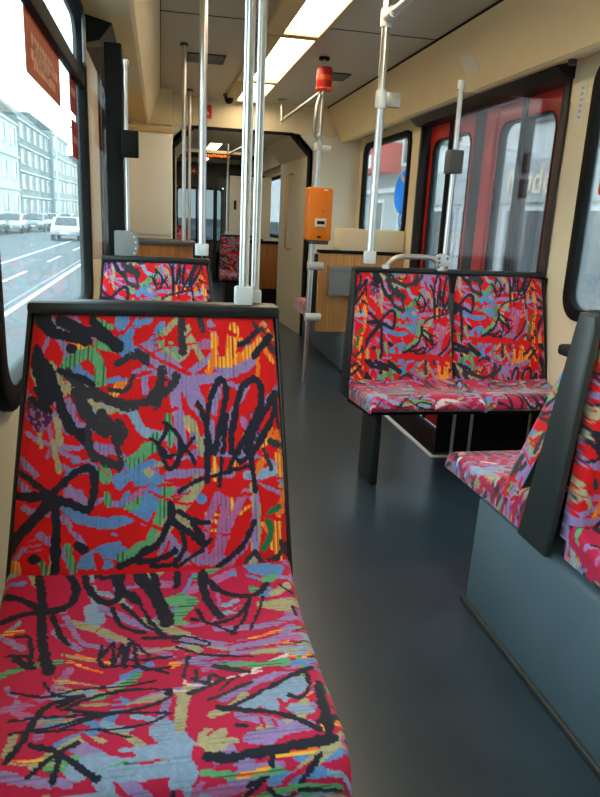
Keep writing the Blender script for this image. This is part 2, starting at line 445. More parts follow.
SEAT_PRINT="b,56,230,-215 374,-177;s,88,9,38 91,4;g,73,201,-28 231,24;g,46,83,-195 115,-113;b,36,474,-103 606,-138;o,61,-19,-182 35,-99;t,30,74,25 116,119;s,38,265,5 304,189 333,332;s,44,290,248 309,366;t,34,233,317 337,389 420,455;l,30,194,367 276,483;l,38,328,254 415,326 509,397;o,15,270,515 393,598;o,13,257,545 354,638;t,15,237,510 350,576;g,28,527,243 597,211;g,38,527,362 602,373;l,24,208,256 279,433 344,494;l,30,54,398 114,458;l,21,391,567 509,520;m,34,422,490 544,559;o,24,47,362 97,352;t,19,449,544 580,514;b,51,539,-107 637,-62;b,103,654,36 748,-66;b,76,812,-31 854,88 933,111;g,39,650,130 749,61 806,32;g,38,842,202 923,145;g,54,527,253 586,241 635,258;g,59,565,339 614,276;s,27,731,294 774,258;t,49,862,292 958,327;t,38,910,235 969,198;l,35,702,426 845,429 960,379;l,41,590,464 757,542 854,505 949,445;l,41,621,588 754,576 879,527;o,15,808,498 908,458;o,12,829,554 916,532;g,26,781,661 895,664;w,16,759,704 902,616;t,18,560,610 604,569;o,33,552,624 586,598;l,26,535,574 637,622 748,640;r,27,797,6 807,129 875,185;s,57,324,1055 429,1022 568,1025;s,48,398,1078 566,1078;t,34,230,1028 322,960 377,970;t,26,238,657 360,720;o,10,220,640 304,697;t,12,233,685 308,738;t,18,205,860 298,864;l,36,542,791 526,891 547,988;s,27,451,866 511,901;t,28,158,909 156,974;s,26,372,889 446,925;t,18,339,744 415,715;r,16,333,940 394,1005 449,1026;t,25,300,815 380,790;l,23,103,677 143,737 135,775;o,11,173,997 260,1013;t,9,162,1006 296,1040;s,91,526,939 575,1026 573,1099;t,41,598,745 579,850 577,948;t,30,654,901 710,872 756,814;t,25,643,959 617,1034 674,1033;l,37,690,830 778,761 888,705;s,60,758,867 848,801 912,769;s,70,821,878 913,812;s,47,874,900 918,921;l,53,750,1013 843,994 906,987;l,36,730,914 831,968;g,28,704,644 816,662 898,643;w,10,583,707 615,741 812,692;w,8,534,756 621,774;t,22,633,1004 712,1017;r,39,609,1043 634,1100;r,23,674,941 636,946;r,15,848,856 848,909;r,9,782,935 785,972;r,9,811,946 818,978;g,21,621,1093 703,1112 810,1111;b,35,798,1140 922,1131;o,16,710,1114 782,1106;r,13,826,1145 898,1105;n,41,108,-12 184,45 242,137 223,228 154,257;n,38,103,-13 146,266;n,37,8,166 70,185 144,256;n,35,31,296 92,267 152,247;n,47,146,266 167,432 207,599;n,24,179,280 214,388 249,454;n,22,77,387 120,391 140,495 82,489;n,21,136,494 161,569;n,38,245,-46 281,143 345,226 381,200 386,92 327,-59;n,28,270,6 327,106 405,60;n,59,318,-36 353,41;n,47,330,-10 389,159 440,230;n,65,435,-134 446,77 508,219 546,365;n,33,528,6 499,85 518,199 560,328;n,25,365,259 398,361 472,410;n,21,429,186 470,295 545,457;n,20,393,243 471,354 527,436;n,29,473,446 581,462;n,19,343,477 346,544 377,465 384,589 412,480 418,610 438,458 468,626 543,630;n,18,396,502 450,576 552,577;n,13,428,439 492,567;n,93,588,-61 597,-22;n,37,591,2 576,164;n,38,537,285 560,367;n,31,668,93 709,183 777,226 848,236 896,183;n,41,664,108 684,266 722,353;n,21,647,302 677,385 755,368 825,255;n,21,825,255 794,364 746,465;n,17,872,251 844,351 809,443;n,17,686,386 760,463;n,26,626,348 640,356;n,13,536,455 590,455 661,493 669,520 607,501 558,476;n,16,566,516 656,577 791,611;c,17,678,645 773,694;n,13,938,189 977,244;n,11,932,549 985,543;n,32,901,735 959,706;c,15,604,585 584,690;n,16,970,319 976,371;n,14,121,694 209,733 305,711 415,715 510,695;n,18,270,810 340,757 431,734 526,747 551,779 495,823 383,842 278,809;n,15,135,836 217,840 318,843 435,845;n,16,144,890 231,894 348,854 435,845;n,29,308,745 230,778 200,847 188,925 161,1000;n,15,274,901 391,850 552,868;n,14,550,870 482,908 374,918 211,902;n,12,374,922 454,961;n,13,198,651 231,726 309,752;n,25,254,795 309,752;n,21,208,951 278,995 278,1076;n,21,326,969 278,995 221,1056;n,20,278,995 372,1083;n,32,107,516 146,561;n,36,180,520 213,587;n,17,339,537 360,603 426,599 543,663;n,20,675,873 735,857 844,772 960,701;n,28,679,871 763,894 852,935 932,1012;n,19,949,711 935,816 905,859 875,840;n,41,972,793 962,941 959,1014;n,37,630,1056 707,1066 818,1058 964,1044;n,23,724,956 744,963;n,22,867,1152 921,1082;n,16,728,1142 764,1129;c,15,608,704 648,732 667,691 702,727;c,17,601,777 689,729;c,14,627,659 616,720;c,15,686,656 756,691;c,16,651,820 775,753;c,11,686,774 741,711;n,16,534,770 550,779;n,15,533,861 545,870"

def filler(cols, n, u0, u1, v0, v1, seed):
    """loose brush strokes for the parts of the print the traced strokes leave plain"""
    rs = random.Random(seed)
    out = []
    for i in range(n):
        u, v, a = rs.uniform(u0, u1), rs.uniform(v0, v1), rs.uniform(-.9, .9)
        p = []
        for k in range(rs.choice((2, 3, 3, 4))):
            p.append('%d,%d' % (u*1000, v*1000))
            u += math.cos(a)*rs.uniform(.05, .12)
            v += math.sin(a)*rs.uniform(.05, .12)
            a += rs.uniform(-.8, .8)
        k = rs.choice(cols)
        out.append('%s,%d,%s' % (k, rs.uniform(12, 26) if k == 'n' else rs.uniform(18, 52), ' '.join(p)))
    return ';'.join(out)
_edge = filler('lsbtgmmo', 26, .86, 1.0, -.05, 1.1, 5) + ';' + filler('lsbtmmogw', 46, -.05, 1.0, 1.0, 1.35, 6) + ';' + filler('n', 16, .0, .95, 1.1, 1.34, 8) + ';' + filler('n', 7, .93, 1.0, .1, 1.1, 9)
SEAT_PRINT = _edge + ';' + filler('lsmtgb', 40, 0, 1, 0, 1.0, 31) + ';' + SEAT_PRINT
_i = BACK_PRINT.index(';n,')
BACK_PRINT = filler('llsmtgbo', 42, 0, 1, 0, 1, 11) + ';' + BACK_PRINT[:_i] + ';' + filler('r', 34, 0, 1, 0, 1, 12).replace('r,', 'q,') + BACK_PRINT[_i:]
_i = SEAT_PRINT.index(';n,41,')
SEAT_PRINT = SEAT_PRINT[:_i] + ';' + filler('r', 26, 0, 1, 0, 1, 13).replace('r,', 'q,') + SEAT_PRINT[_i:]
BACK = paint(BACK_PRINT, (214, 12, 18), 0.95, seed=3)
SEAT = paint(SEAT_PRINT, (188, 26, 72), 0.86, nx=380, ny=460, vmax=1.35, grain='h', seed=21)  # base pinker than the back's red: sheen painted into the cushion colour

fab = bpy.data.materials.new('printed_velour')
fab.use_nodes = True
_t = fab.node_tree
_b = _t.nodes['Principled BSDF']
_b.inputs['Roughness'].default_value = 0.75
_b.inputs['Specular IOR Level'].default_value = 0.25
_b.inputs['Sheen Weight'].default_value = 0.3
_b.inputs['Sheen Roughness'].default_value = 0.4
_a = _t.nodes.new('ShaderNodeVertexColor')
_a.layer_name = 'weave'
_co = _t.nodes.new('ShaderNodeTexCoord')
_n = _t.nodes.new('ShaderNodeTexNoise')
_n.inputs['Scale'].default_value = 420
_t.links.new(_co.outputs['Object'], _n.inputs['Vector'])
_mr = _t.nodes.new('ShaderNodeMapRange')
_mr.inputs['To Min'].default_value = 0.8
_mr.inputs['To Max'].default_value = 1.15
_t.links.new(_n.outputs['Fac'], _mr.inputs['Value'])
_mx = _t.nodes.new('ShaderNodeVectorMath')
_mx.operation = 'SCALE'
_t.links.new(_a.outputs['Color'], _mx.inputs[0])
_t.links.new(_mr.outputs[0], _mx.inputs['Scale'])
_t.links.new(_mx.outputs[0], _b.inputs['Base Color'])
_bp = _t.nodes.new('ShaderNodeBump')
_bp.inputs['Strength'].default_value = 0.25
_bp.inputs['Distance'].default_value = 0.001
_t.links.new(_n.outputs['Fac'], _bp.inputs['Height'])
_t.links.new(_bp.outputs[0], _b.inputs['Normal'])
M['fabric'] = fab

def cloth(name, X, Y, Z, U, V, img, vmax, parent):
    nv, nu = X.shape
    idx = np.arange(nv*nu).reshape(nv, nu)
    F = np.stack([idx[:-1, :-1], idx[1:, :-1], idx[1:, 1:], idx[:-1, 1:]], -1).reshape(-1, 4)
    me = bpy.data.meshes.new(name)
    me.vertices.add(nv*nu)
    me.vertices.foreach_set('co', np.stack([X, Y, Z], -1).astype(np.float32).ravel())
    me.loops.add(F.size)
    me.loops.foreach_set('vertex_index', F.ravel().astype(np.int32))
    me.polygons.add(len(F))
    me.polygons.foreach_set('loop_start', (np.arange(len(F))*4).astype(np.int32))
    me.update(calc_edges=True)
    ca = me.color_attributes.new('weave', 'FLOAT_COLOR', 'POINT')
    h, w_, _ = img.shape
    ui = (np.mod(U, 1.0)*w_).astype(int) % w_
    vi = (np.mod(V/vmax, 1.0)*h).astype(int) % h
    c = np.ones((nv, nu, 4), np.float32)
    c[..., :3] = img[vi, ui]
    ca.data.foreach_set('color', c.ravel())
    me.polygons.foreach_set('use_smooth', [True]*len(F))
    me.materials.append(M['fabric'])
    me.validate()
    o = bpy.data.objects.new(name, me)
    COL.objects.link(o)
    if parent:
        o.parent = parent
    return o
def back_pad(parent, xb, xt, zc, h, rec, n, du=0.0, dv=0.0, flip=1, wrap=.03):
    """xb, xt: (left, right) at the crease and at the top; a padded panel leaning back by rec"""
    e = np.concatenate([[0, 0], np.linspace(0, 1, n), [1, 1]])
    vm = 1+.03/h
    m = 1 if wrap < .05 else 24
    W = (xb[1]-xb[0])
    t = np.linspace(wrap/W, 0, m, endpoint=False)
    Uw, V = np.meshgrid(np.concatenate([-t, np.linspace(0, 1, n), 1+t[::-1]]), e*vm)
    U = np.clip(Uw, 0, 1)
    k = 1-V
    xl, xr = xb[0]+(xt[0]-xb[0])*k, xb[1]+(xt[1]-xb[1])*k
    X = xl+(xr-xl)*U
    d = np.minimum(np.minimum(U, 1-U)*W, np.minimum(V, vm-V)*h)
    R = .022
    q = np.clip(1-d/R, 0, 1)
    off = R*(1-np.sqrt(1-q*q))
    Y = rec*k + off - .010*np.sin(math.pi*np.clip(U, 0, 1)) - .006*np.sin(math.pi*np.clip(V, 0, 1))
    Z = zc + h*k
    edge = np.zeros(U.shape, bool)
    edge[0, :] = edge[-1, :] = True
    Y = np.where(edge, Y+min(wrap, .03), Y+np.maximum(np.maximum(-Uw, Uw-1), 0)*W)
    return cloth('backrest', X, Y, Z, Uw+du, np.where(V > .995, 1.99-V, V)+dv, BACK, 1.0, parent)
def seat_pad(parent, xb, zc, depth, n, zf=None, du=0.0, dv=0.0, lip=.08, back_drop=.10, tail=.025):
    zf = zc-.008 if zf is None else zf
    ctrl = np.array([(tail, zc+.030), (-.012, zc+.012), (-.25*depth, (zc*2+zf)/3-.012), (-.6*depth, (zc+zf*2)/3-.010), (-depth+.07, zf-.002),
                     (-depth+.03, zf-.006), (-depth+.008, zf-.022), (-depth, zf-.045), (-depth+.006, zf-lip+.012), (-depth+.03, zf-lip)])
    t = np.linspace(0, len(ctrl)-1, n)
    Y1, Z1 = [], []
    for s in t:
        i = min(int(s), len(ctrl)-2)
        f = s-i
        p0, p1, p2, p3 = ctrl[max(i-1, 0)], ctrl[i], ctrl[i+1], ctrl[min(i+2, len(ctrl)-1)]
        p = .5*(2*p1+(p2-p0)*f+(2*p0-5*p1+4*p2-p3)*f*f+(3*p1-p0-3*p2+p3)*f**3)
        Y1.append(p[0])
        Z1.append(p[1])
    Y1, Z1 = np.array(Y1), np.array(Z1)
    arc = np.concatenate([[0], np.cumsum(np.hypot(np.diff(Y1), np.diff(Z1)))])
    # equal steps along the profile
    s = np.linspace(0, arc[-1], n)
    Y1, Z1 = np.interp(s, arc, Y1), np.interp(s, arc, Z1)
    W = xb[1]-xb[0]
    m = max(4, int(n*.06))
    u = np.concatenate([np.zeros(m), np.linspace(0, 1, n), np.ones(m)])
    drop = np.concatenate([np.linspace(1, 1.0/m, m), np.zeros(n), np.linspace(1.0/m, 1, m)])
    U, YY = np.meshgrid(u, Y1)
    D, ZZ = np.meshgrid(drop, Z1)
    kf = np.clip(-YY/depth, 0, 1)
    zb = np.minimum(ZZ, (zc-back_drop)*(1-kf)+(zf-lip)*kf)
    dd = np.minimum(U, 1-U)*W
    R = .018
    q = np.clip(1-dd/R, 0, 1)
    r = R*(1-np.sqrt(1-q*q))
    Ztop = np.maximum(ZZ - np.minimum(r, np.maximum(ZZ-zb, 0)), zb)
    Z = Ztop*(1-D) + zb*D
    X = xb[0]+W*U
    side = np.where(U < .5, -1, 1)*D*R*.3
    vv = np.repeat((s/.42)[:, None], U.shape[1], 1)
    hang = D*np.maximum(ZZ-zb, 0)
    Uc = U + np.where(U < .5, -1, 1)*hang/W
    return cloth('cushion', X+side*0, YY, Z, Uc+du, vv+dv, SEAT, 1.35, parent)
def hexa(mb, b, t):
    """loft between two 4-corner rings"""
    return mb.add(list(b)+list(t), [(0, 3, 2, 1), (4, 5, 6, 7), (0, 1, 5, 4), (1, 2, 6, 5), (2, 3, 7, 6), (3, 0, 4, 7)])
def seat(name, label, group, loc, spans, prints, zc, h, rec, depth, n, shell=(.09, .045), rotz=0.0, zf=None, lip=.08, rim=.008, legs=(), flare=0.0, back_drop=.10, sides=True, tail=.025, wrap=.03):
    """spans: per place ((left, right) at the crease, (left, right) at the top), metres from loc; the sitter faces local -y"""
    t = thing(name, label, 'seat', loc, group, rotz)
    for (xb, xt), (du, dv, cu, cv) in zip(spans, prints):
        back_pad(t, xb, xt, zc, h, rec, n, du, dv, 1, wrap)
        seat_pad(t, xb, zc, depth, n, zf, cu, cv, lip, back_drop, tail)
    L0, R0 = spans[0][0][0]-rim, spans[-1][0][1]+rim
    L1, R1 = spans[0][1][0]-rim, spans[-1][1][1]+rim
    zb, zt = zc-.07, zc+h+.012
    a = -.05*rec/h
    def off(mb):
        o = Vector((loc[0], loc[1], loc[2]))
        mb.v = [tuple(Vector(p)+o) for p in mb.v]
        return mb
    mb = MB()
    fb = zb-zc
    y0, y1 = rec*fb/h, rec*(h+.012)/h
    hexa(mb, [(L0+rim, y0+.03, zb), (R0-rim, y0+.03, zb), (R0-rim, y0+shell[0], zb), (L0+rim, y0+shell[0], zb)],
             [(L1+rim, y1+.02, zt), (R1-rim, y1+.02, zt), (R1-rim, y1+shell[1], zt), (L1+rim, y1+shell[1], zt)])
    off(mb).build('back_shell', M['shell'], t, .004)
    for x0, x1, s in ((L0, L1, 1), (R0, R1, -1)) if sides else ():
        mb = MB()
        hexa(mb, [(x0, y0+.004, zb), (x0+s*rim, y0+.004, zb), (x0+s*rim, y0+shell[0]+.004, zb), (x0, y0+shell[0]+.004, zb)],
                 [(x1, y1+.004, zt), (x1+s*rim, y1+.004, zt), (x1+s*rim, y1+shell[1]+.004, zt), (x1, y1+shell[1]+.004, zt)])
        off(mb).build('side_rim', M['frame'], t, .004)
    mb = MB().box((L1-.001, y1-.006, zt-.014), (R1+.001, y1+shell[1]+.004, zt+.009))
    off(mb).build('top_rail', M['frame'], t, .008)
    zf_ = zc-.008 if zf is None else zf
    mb = MB()
    mb.prism([(-depth+.035, zf_-lip+.002), (.05, zc-back_drop+.002), (.05, zc-back_drop-(.03 if sides else .006)), (-depth+.05, zf_-lip-(.02 if sides else .004))], 0, L0+rim+.01, R0-rim-.01)
    off(mb).build('seat_pan', M['black'], t)
    for lo, hi in legs:
        mb = MB().box(lo, hi)
        off(mb).build('leg', M['frame'], t, .006)
    return t

# ------------------------------------------------------------------ the tram body
XL, XR, ZC = -0.29, 1.82, 2.08        # inner faces of the side walls, ceiling height
YB, YF, YP, YE = -2.6, 6.4, 7.46, 14.2  # rear end, portal, second car, far end
STEP = (1.31, 2.95, 4.86)             # door step: inner edge, from, to
mb = MB()
mb.box((XL-.05, YB, -.06), (STEP[0], YE, 0)).box((STEP[0], YB, -.06), (XR+.05, STEP[1], 0)).box((STEP[0], STEP[2], -.06), (XR+.05, YE, 0))
struct(mb.build('floor', M['floor'], smooth=False))
mb = MB().box((STEP[0], STEP[1], -.34), (XR+.08, STEP[2], -.28)).box((STEP[0]-.02, STEP[1], -.30), (STEP[0], STEP[2], -.06))
mb.box((STEP[0], STEP[1]-.02, -.30), (XR+.08, STEP[1], -.06)).box((STEP[0], STEP[2], -.30), (XR+.08, STEP[2]+.02, -.06))
struct(mb.build('floor_doorstep', M['black'], smooth=False))
mb = MB().box((STEP[0]-.022, STEP[1]-.022, 0), (STEP[0], STEP[2]-.35, .006)).box((STEP[0], STEP[1]-.022, 0), (XR, STEP[1], .006))
struct(mb.build('trim_1', M['socket'], smooth=False))
struct(box('ceiling', M['ceil'], (XL-.05, YB, ZC), (XR+.05, YE, ZC+.04)))
# panel joints and screw heads in the ceiling
mb = MB()
for y in (1.6, 3.86, 9.2, 11.4):
    mb.box((.01, y-.003, ZC-.003), (1.49, y+.003, ZC))
struct(mb.build('trim_2', M['darkgrey'], smooth=False))

W1 = (1.24, 2.92, .735, 1.80)          # left window: y0, y1, z0, z1
D2 = (3.68, 4.34, 0, 1.80)            # left door
W1b = (-1.9, .95, .72, 1.80)
RW1 = (1.2, 2.80, .73, 1.80)          # right window beside the seats
RW2 = (5.04, 6.22, 1.0, 1.76)         # right window past the door
D1 = (3.03, 4.84, -.28, 1.80)         # right door
W2c = (9.9, 12.6, .80, 1.72)          # windows of the second car
def wall(x0, x1, holes, y0, y1, name, m, zlow=-.06):
    mb = MB()
    hs = sorted(holes)
    y = y0
    for a, b, c, d in hs:
        mb.box((x0, y, zlow), (x1, a, ZC))
        if c > zlow + .02:
            mb.box((x0, a, zlow), (x1, b, c))
        mb.box((x0, a, d), (x1, b, ZC))
        y = b
    mb.box((x0, y, zlow), (x1, y1, ZC))
    return struct(mb.build(name, m, smooth=False))
wall(XL-.025, XL, [W1b, W1, D2, (8.2, 9.6, .8, 1.72), (10.2, 12.6, .8, 1.72)], YB, YE, 'wall_left', M['cream'])
wall(XR, XR+.025, [RW1, RW2, (D1[0], D1[1], -.06, D1[3]), W2c], YB, YE, 'wall_right', M['cream'])
struct(box('wall_back', M['cream'], (XL-.05, YB-.05, -.06), (XR+.05, YB, ZC)))
# coves between ceiling and walls
cr = [(1.49, ZC), (1.49, ZC-.012), (1.63, 1.80), (1.65, 1.79), (XR, 1.835), (XR, ZC)]
struct(MB().prism(cr, 1, YB, YF).build('trim_3', M['cove'], smooth=False))
cl = [(.006, ZC), (.006, ZC-.012), (-.085, 1.80), (-.10, 1.79), (XL, 1.835), (XL, ZC)]
struct(MB().prism(cl, 1, YB, 6.1).build('trim_4', M['cove'], smooth=False))
mb = MB().box((1.484, YB, ZC-.010), (1.494, YF, ZC)).box((.002, YB, ZC-.010), (.010, 6.1, ZC))
struct(mb.build('trim_5', M['black'], smooth=False))
struct(MB().prism([(XR, ZC), (XR-.24, ZC), (XR-.16, 1.82), (XR, 1.86)], 1, YP, YE).prism([(XL, ZC), (XL+.24, ZC), (XL+.16, 1.82), (XL, 1.86)], 1, YP, YE).build('trim_6', M['cove'], smooth=False))
# dark door gear over both doors
struct(MB().prism([(XR-.045, 1.768), (XR+.04, 1.755), (XR+.04, 1.84), (XR-.10, 1.812)], 1, D1[0]-.04, D1[1]+.01).build('trim_7', M['frame'], smooth=False))
struct(MB().prism([(XL+.06, 1.745), (XL, 1.73), (XL, 1.84), (XL+.11, 1.81)], 1, 3.05, D2[1]+.06).build('trim_8', M['frame'], smooth=False))

# portal to the articulation, cream bulkhead round it
P0, P1, PT, CH = .12, 1.335, 1.83, .17
mb = MB().box((XL, YF, 0), (P0, YF+.05, ZC)).box((P1, YF, 0), (XR, YF+.05, ZC)).box((P0, YF, PT), (P1, YF+.05, ZC))
mb.prism([(P0, PT), (P0, PT-CH), (P0+CH, PT)], 1, YF, YF+.05).prism([(P1, PT), (P1-CH, PT), (P1, PT-CH)], 1, YF, YF+.05)
struct(mb.build('wall_far', M['white'], smooth=False))
struct(box('trim_9', M['cream'], (P0-.02, YF-.012, PT+.008), (1.56, YF, ZC)))
o_ = [(P0, 0), (P0, PT-CH), (P0+CH, PT), (P1-CH, PT), (P1, PT-CH), (P1, 0)]
def inset(pts, d, cx=.73, cz=.8):
    return [(p[0]+(d if p[0] < cx else -d), p[1]-(d if p[1] > cz else 0)) for p in pts]
mb = MB()
a, b = inset(o_, -.012), inset(o_, .012)
for i in range(5):
    mb.prism([a[i], a[i+1], b[i+1], b[i]], 1, YF-.03, YF+.006)
struct(mb.build('trim_10', M['black'], smooth=False))
# lining of the passage, narrowing towards the second car
far = [(.17, 0), (.17, PT-CH-.02), (.17+CH, PT-.02), (1.262-CH, PT-.02), (1.262, PT-CH-.02), (1.262, 0)]
mb = MB()
for i in range(5):
    p, q = o_[i], o_[i+1]
    r, s = far[i], far[i+1]
    po, qo, ro, so = inset(o_, -.04)[i], inset(o_, -.04)[i+1], inset(far, -.04)[i], inset(far, -.04)[i+1]
    mb.add([(p[0], YF, p[1]), (q[0], YF, q[1]), (qo[0], YF, qo[1]), (po[0], YF, po[1]), (r[0], YP, r[1]), (s[0], YP, s[1]), (so[0], YP, so[1]), (ro[0], YP, ro[1])],
           [(0, 1, 5, 4), (1, 2, 6, 5), (2, 3, 7, 6), (3, 0, 4, 7), (0, 3, 2, 1), (4, 5, 6, 7)])
struct(mb.build('wall_passage', M['lining'], smooth=False))
mb = MB().box((XL, YP-.05, 0), (far[0][0]-.03, YP, ZC)).box((far[5][0]+.03, YP-.05, 0), (XR, YP, ZC)).box((far[0][0]-.03, YP-.05, PT), (far[5][0]+.03, YP, ZC))
struct(mb.build('wall_second_car', M['cream'], smooth=False))
# far end of the second car: a glazed bulkhead
mb = MB().box((XL, YE, 0), (.30, YE+.05, ZC)).box((1.25, YE, 0), (XR, YE+.05, ZC)).box((.30, YE, 0), (1.25, YE+.05, .55)).box((.30, YE, 1.62), (1.25, YE+.05, ZC))
struct(mb.build('wall_end', M['darkgrey'], smooth=False))

# soffit and cream cupboard on the left before the portal
struct(box('trim_11', M['cream'], (XL, 6.1, 1.80), (.105, YF, ZC), bevel=.004))

# ------------------------------------------------------------------ windows and doors
def window(n, x, side, W, glass, r=.09, transom=None, inner=.034, depth=.02):
    """side: +1 wall lies to +x of the room"""
    y0, y1, z0, z1 = W
    out = rounded(y0-.015, z0-.015, y1+.015, z1+.015, r+.015)
    inn = rounded(y0+inner, z0+inner, y1-inner, z1-inner, max(r-inner*.5, .03))
    xa, xb = (x-depth, x+.025) if side > 0 else (x-.025, x+depth)
    root = MB().ring(out, inn, 0, xa, xb).build('window_%d' % n, M['black'], None, .006)
    struct(root)
    g = x+.012*side
    MB().prism(rounded(y0+inner-.008, z0+inner-.008, y1-inner+.008, z1-inner+.008, max(r-inner*.5, .03)), 0, g-.002, g+.002).build('window_glass', glass, root, smooth=False)
    if transom:
        MB().box((min(xa, xb)+.012, y0+.01, transom-.028), (max(xa, xb)-.006, y1-.01, transom+.028)).build('window_transom', M['black'], root, .008)
        lo = x - .010 if side > 0 else x + .020
        MB().box((lo-.004, y1-.10, transom+.05), (lo+.004, y1-.03, transom+.22)).build('window_latch_plate', M['greybox'], root, .003)
    return root
window(1, XL, -1, W1, M['glass'], transom=1.565)
window(8, XL, -1, W1b, M['glass'], transom=1.565)
window(2, XR, 1, RW1, M['glass_r'], r=.10, inner=.04)
window(3, XR, 1, RW2, M['glass_d'], r=.09, inner=.03)
window(4, XR, 1, W2c, M['glass_t'])
window(5, XL, -1, (8.2, 9.6, .8, 1.72), M['glass_t'])
window(6, XL, -1, (10.2, 12.6, .8, 1.72), M['glass_t'])
wf = struct(MB().ring(rounded(.30, .55, 1.25, 1.62, .05), rounded(.35, .60, 1.20, 1.57, .05), 1, YE-.02, YE+.04).build('window_7', M['frame']))
MB().box((.32, YE+.01, .57), (1.23, YE+.014, 1.60)).build('window_glass', M['glass_e'], wf, smooth=False)
MB().box((.70, YE-.01, .57), (.74, YE+.02, 1.60)).build('window_mullion', M['frame'], wf)

def door(n, x, side, D, edges, post=None):
    y0, y1, z0, z1 = D
    s = side
    mb = MB()
    for a, b in ((y0-.03, y0+.025), (y1-.03, y1+.005)):
        mb.box((min(x-.012*s, x+.09*s), a, max(z0, 0)), (max(x-.012*s, x+.09*s), b, z1))
    root = struct(mb.build('door_%d' % n, M['frame'], None, .004))
    xd = x+.06*s
    for a, b, wa, wb in edges:
        w = .052
        ra, rb = (.09, .02) if wa > wb else (.02, .09)
        hin = rounded(a+wa, .34, b-wb, z1-.13, [rb, ra, ra*.6, rb*.6])
        hout = rounded(a+.004, z0+.02, b-.004, z1+.02, .01)
        lf = MB().ring(hout, hin, 0, min(xd, xd+.035*s), max(xd, xd+.035*s)).build('door_leaf', M['doorred'], root, .003)
        MB().prism(hin, 0, xd+.016*s-.002, xd+.016*s+.002).build('window_glass', M['glass_d'], lf, smooth=False)
        seal = MB()
        gi = rounded(a+wa+.010, .350, b-wb-.010, z1-.140, [max(rb-.01, .012), max(ra-.01, .012), max(ra*.6-.01, .008), max(rb*.6-.01, .008)])
        seal.ring(hin, gi, 0, min(xd-.006*s, xd+.04*s), max(xd-.006*s, xd+.04*s)).build('window_seal', M['black'], lf)
    for a, b in zip(edges[:-1], edges[1:]):
        if abs(a[1]-b[0]) < .03:
            MB().box((min(xd-.014*s, xd+.04*s), a[1]-.022, z0+.02), (max(xd-.014*s, xd+.04*s), a[1]+.022, z1)).build('rubber_seal', M['black'], root, .008)
    if post:
        MB().box((min(xd-.02*s, xd+.05*s), post[0], z0), (max(xd-.02*s, xd+.05*s), post[1], z1)).build('door_post', M['doorred'], root, .006)
        MB().box((min(xd, xd+.03*s), post[1], z0), (max(xd, xd+.03*s), post[1]+.18, z1)).build('door_infill', M['frame'], root)
    return root
door(1, XR, 1, D1, [(3.09, 3.50, .09, .025), (3.50, 3.80, .025, .035), (4.10, 4.45, .03, .025), (4.45, 4.835, .025, .09)], (3.80, 3.92))
door(2, XL, -1, (D2[0], D2[1], 0, D2[3]), [(3.71, 4.01, .06, .025), (4.01, 4.31, .025, .06)])

# ------------------------------------------------------------------ outside: street level
GZ = -.95
struct(MB().box((-60, -40, GZ-.2), (60, 320, GZ)).build('street', M['road'], smooth=False))
mb = MB()
for x in (-2.95, -5.6):
    mb.box((x-.06, -20, GZ), (x+.06, 180, GZ+.004))
for k in range(14):
    mb.box((-4.3, 4+k*8, GZ), (-4.2, 7.5+k*8, GZ+.004))
struct(mb.build('street_markings', M['line'], smooth=False))
mb = MB()
for x in (-1.75, -3.5+.3):
    mb.box((x-.03, -20, GZ), (x+.03, 180, GZ+.006))
struct(mb.build('street_tram_rails', M['rail'], smooth=False))
struct(MB().box((-17, 20, GZ), (-12.6, 260, GZ+.13)).box((4.2, -20, GZ), (9, 120, GZ+.13)).build('pavement', M['pave'], smooth=False))

def house(label, x0, x1, y0, y1, z1, m, rows, cols, roof=1.8, face=1, doors=True):
    """a street house; face=+1: facade looks to +x at x1, -1: to -x at x0"""
    t = thing('town_house', label, 'building', ((x0+x1)/2, (y0+y1)/2, GZ))
    fx = x1 if face > 0 else x0
    MB().box((x0, y0, GZ), (x1, y1, z1)).build('facade', m, t, smooth=False)
    if roof:
        MB().prism([(x0, z1), (x1, z1), (x1-.25*(x1-x0), z1+roof), (x0+.25*(x1-x0), z1+roof)], 1, y0, y1).build('roof', M['broof'], t, smooth=False)
    rh = (z1-GZ-.6)/rows
    cw = (y1-y0)/cols
    for r in range(rows):
        z = GZ+.5+r*rh
        cn = MB().box((fx-.02, y0, z+rh-.22), (fx+.16*face, y1, z+rh-.04)) if face > 0 else MB().box((fx-.16, y0, z+rh-.22), (fx+.02, y1, z+rh-.04))
        cn.build('cornice', M['sill'], t, smooth=False)
        for c in range(cols):
            yc = y0+cw*(c+.5)
            hw = cw*.22
            a, b = (fx-.01, fx+.07) if face > 0 else (fx-.07, fx+.01)
            f = MB().ring([(yc-hw-.14, z+.28*rh-.1), (yc+hw+.14, z+.28*rh-.1), (yc+hw+.14, z+.84*rh), (yc-hw-.14, z+.84*rh)],
                          [(yc-hw, z+.28*rh), (yc+hw, z+.28*rh), (yc+hw, z+.80*rh), (yc-hw, z+.80*rh)], 0, a, b).build('window', M['sill'], t, smooth=False)
            MB().box((min(fx, fx+.02*face), yc-hw, z+.28*rh), (max(fx, fx+.02*face), yc+hw, z+.80*rh)).build('pane', M['bwin'], f, smooth=False)
    return t
house('white stucco town house with moulded window surrounds, nearest across the street', -26, -15, 52, 82, 9.6, M['b1'], 3, 6, 2.0)
house('grey green town house beyond the white stucco one', -26, -15, 82.3, 104, 10.4, M['b2'], 4, 5, 2.4)
house('taller grey stone house in the middle of the street row', -26, -14.6, 104.3, 122, 11.2, M['b5'], 4, 4, 2.2)
house('pale stone house far down the street', -26, -14.8, 122.3, 146, 8.6, M['b3'], 3, 5, 2.2)
house('yellow house at the far end of the street', -26, -13.6, 146.3, 190, 9.2, M['b4'], 3, 6, 1.8)
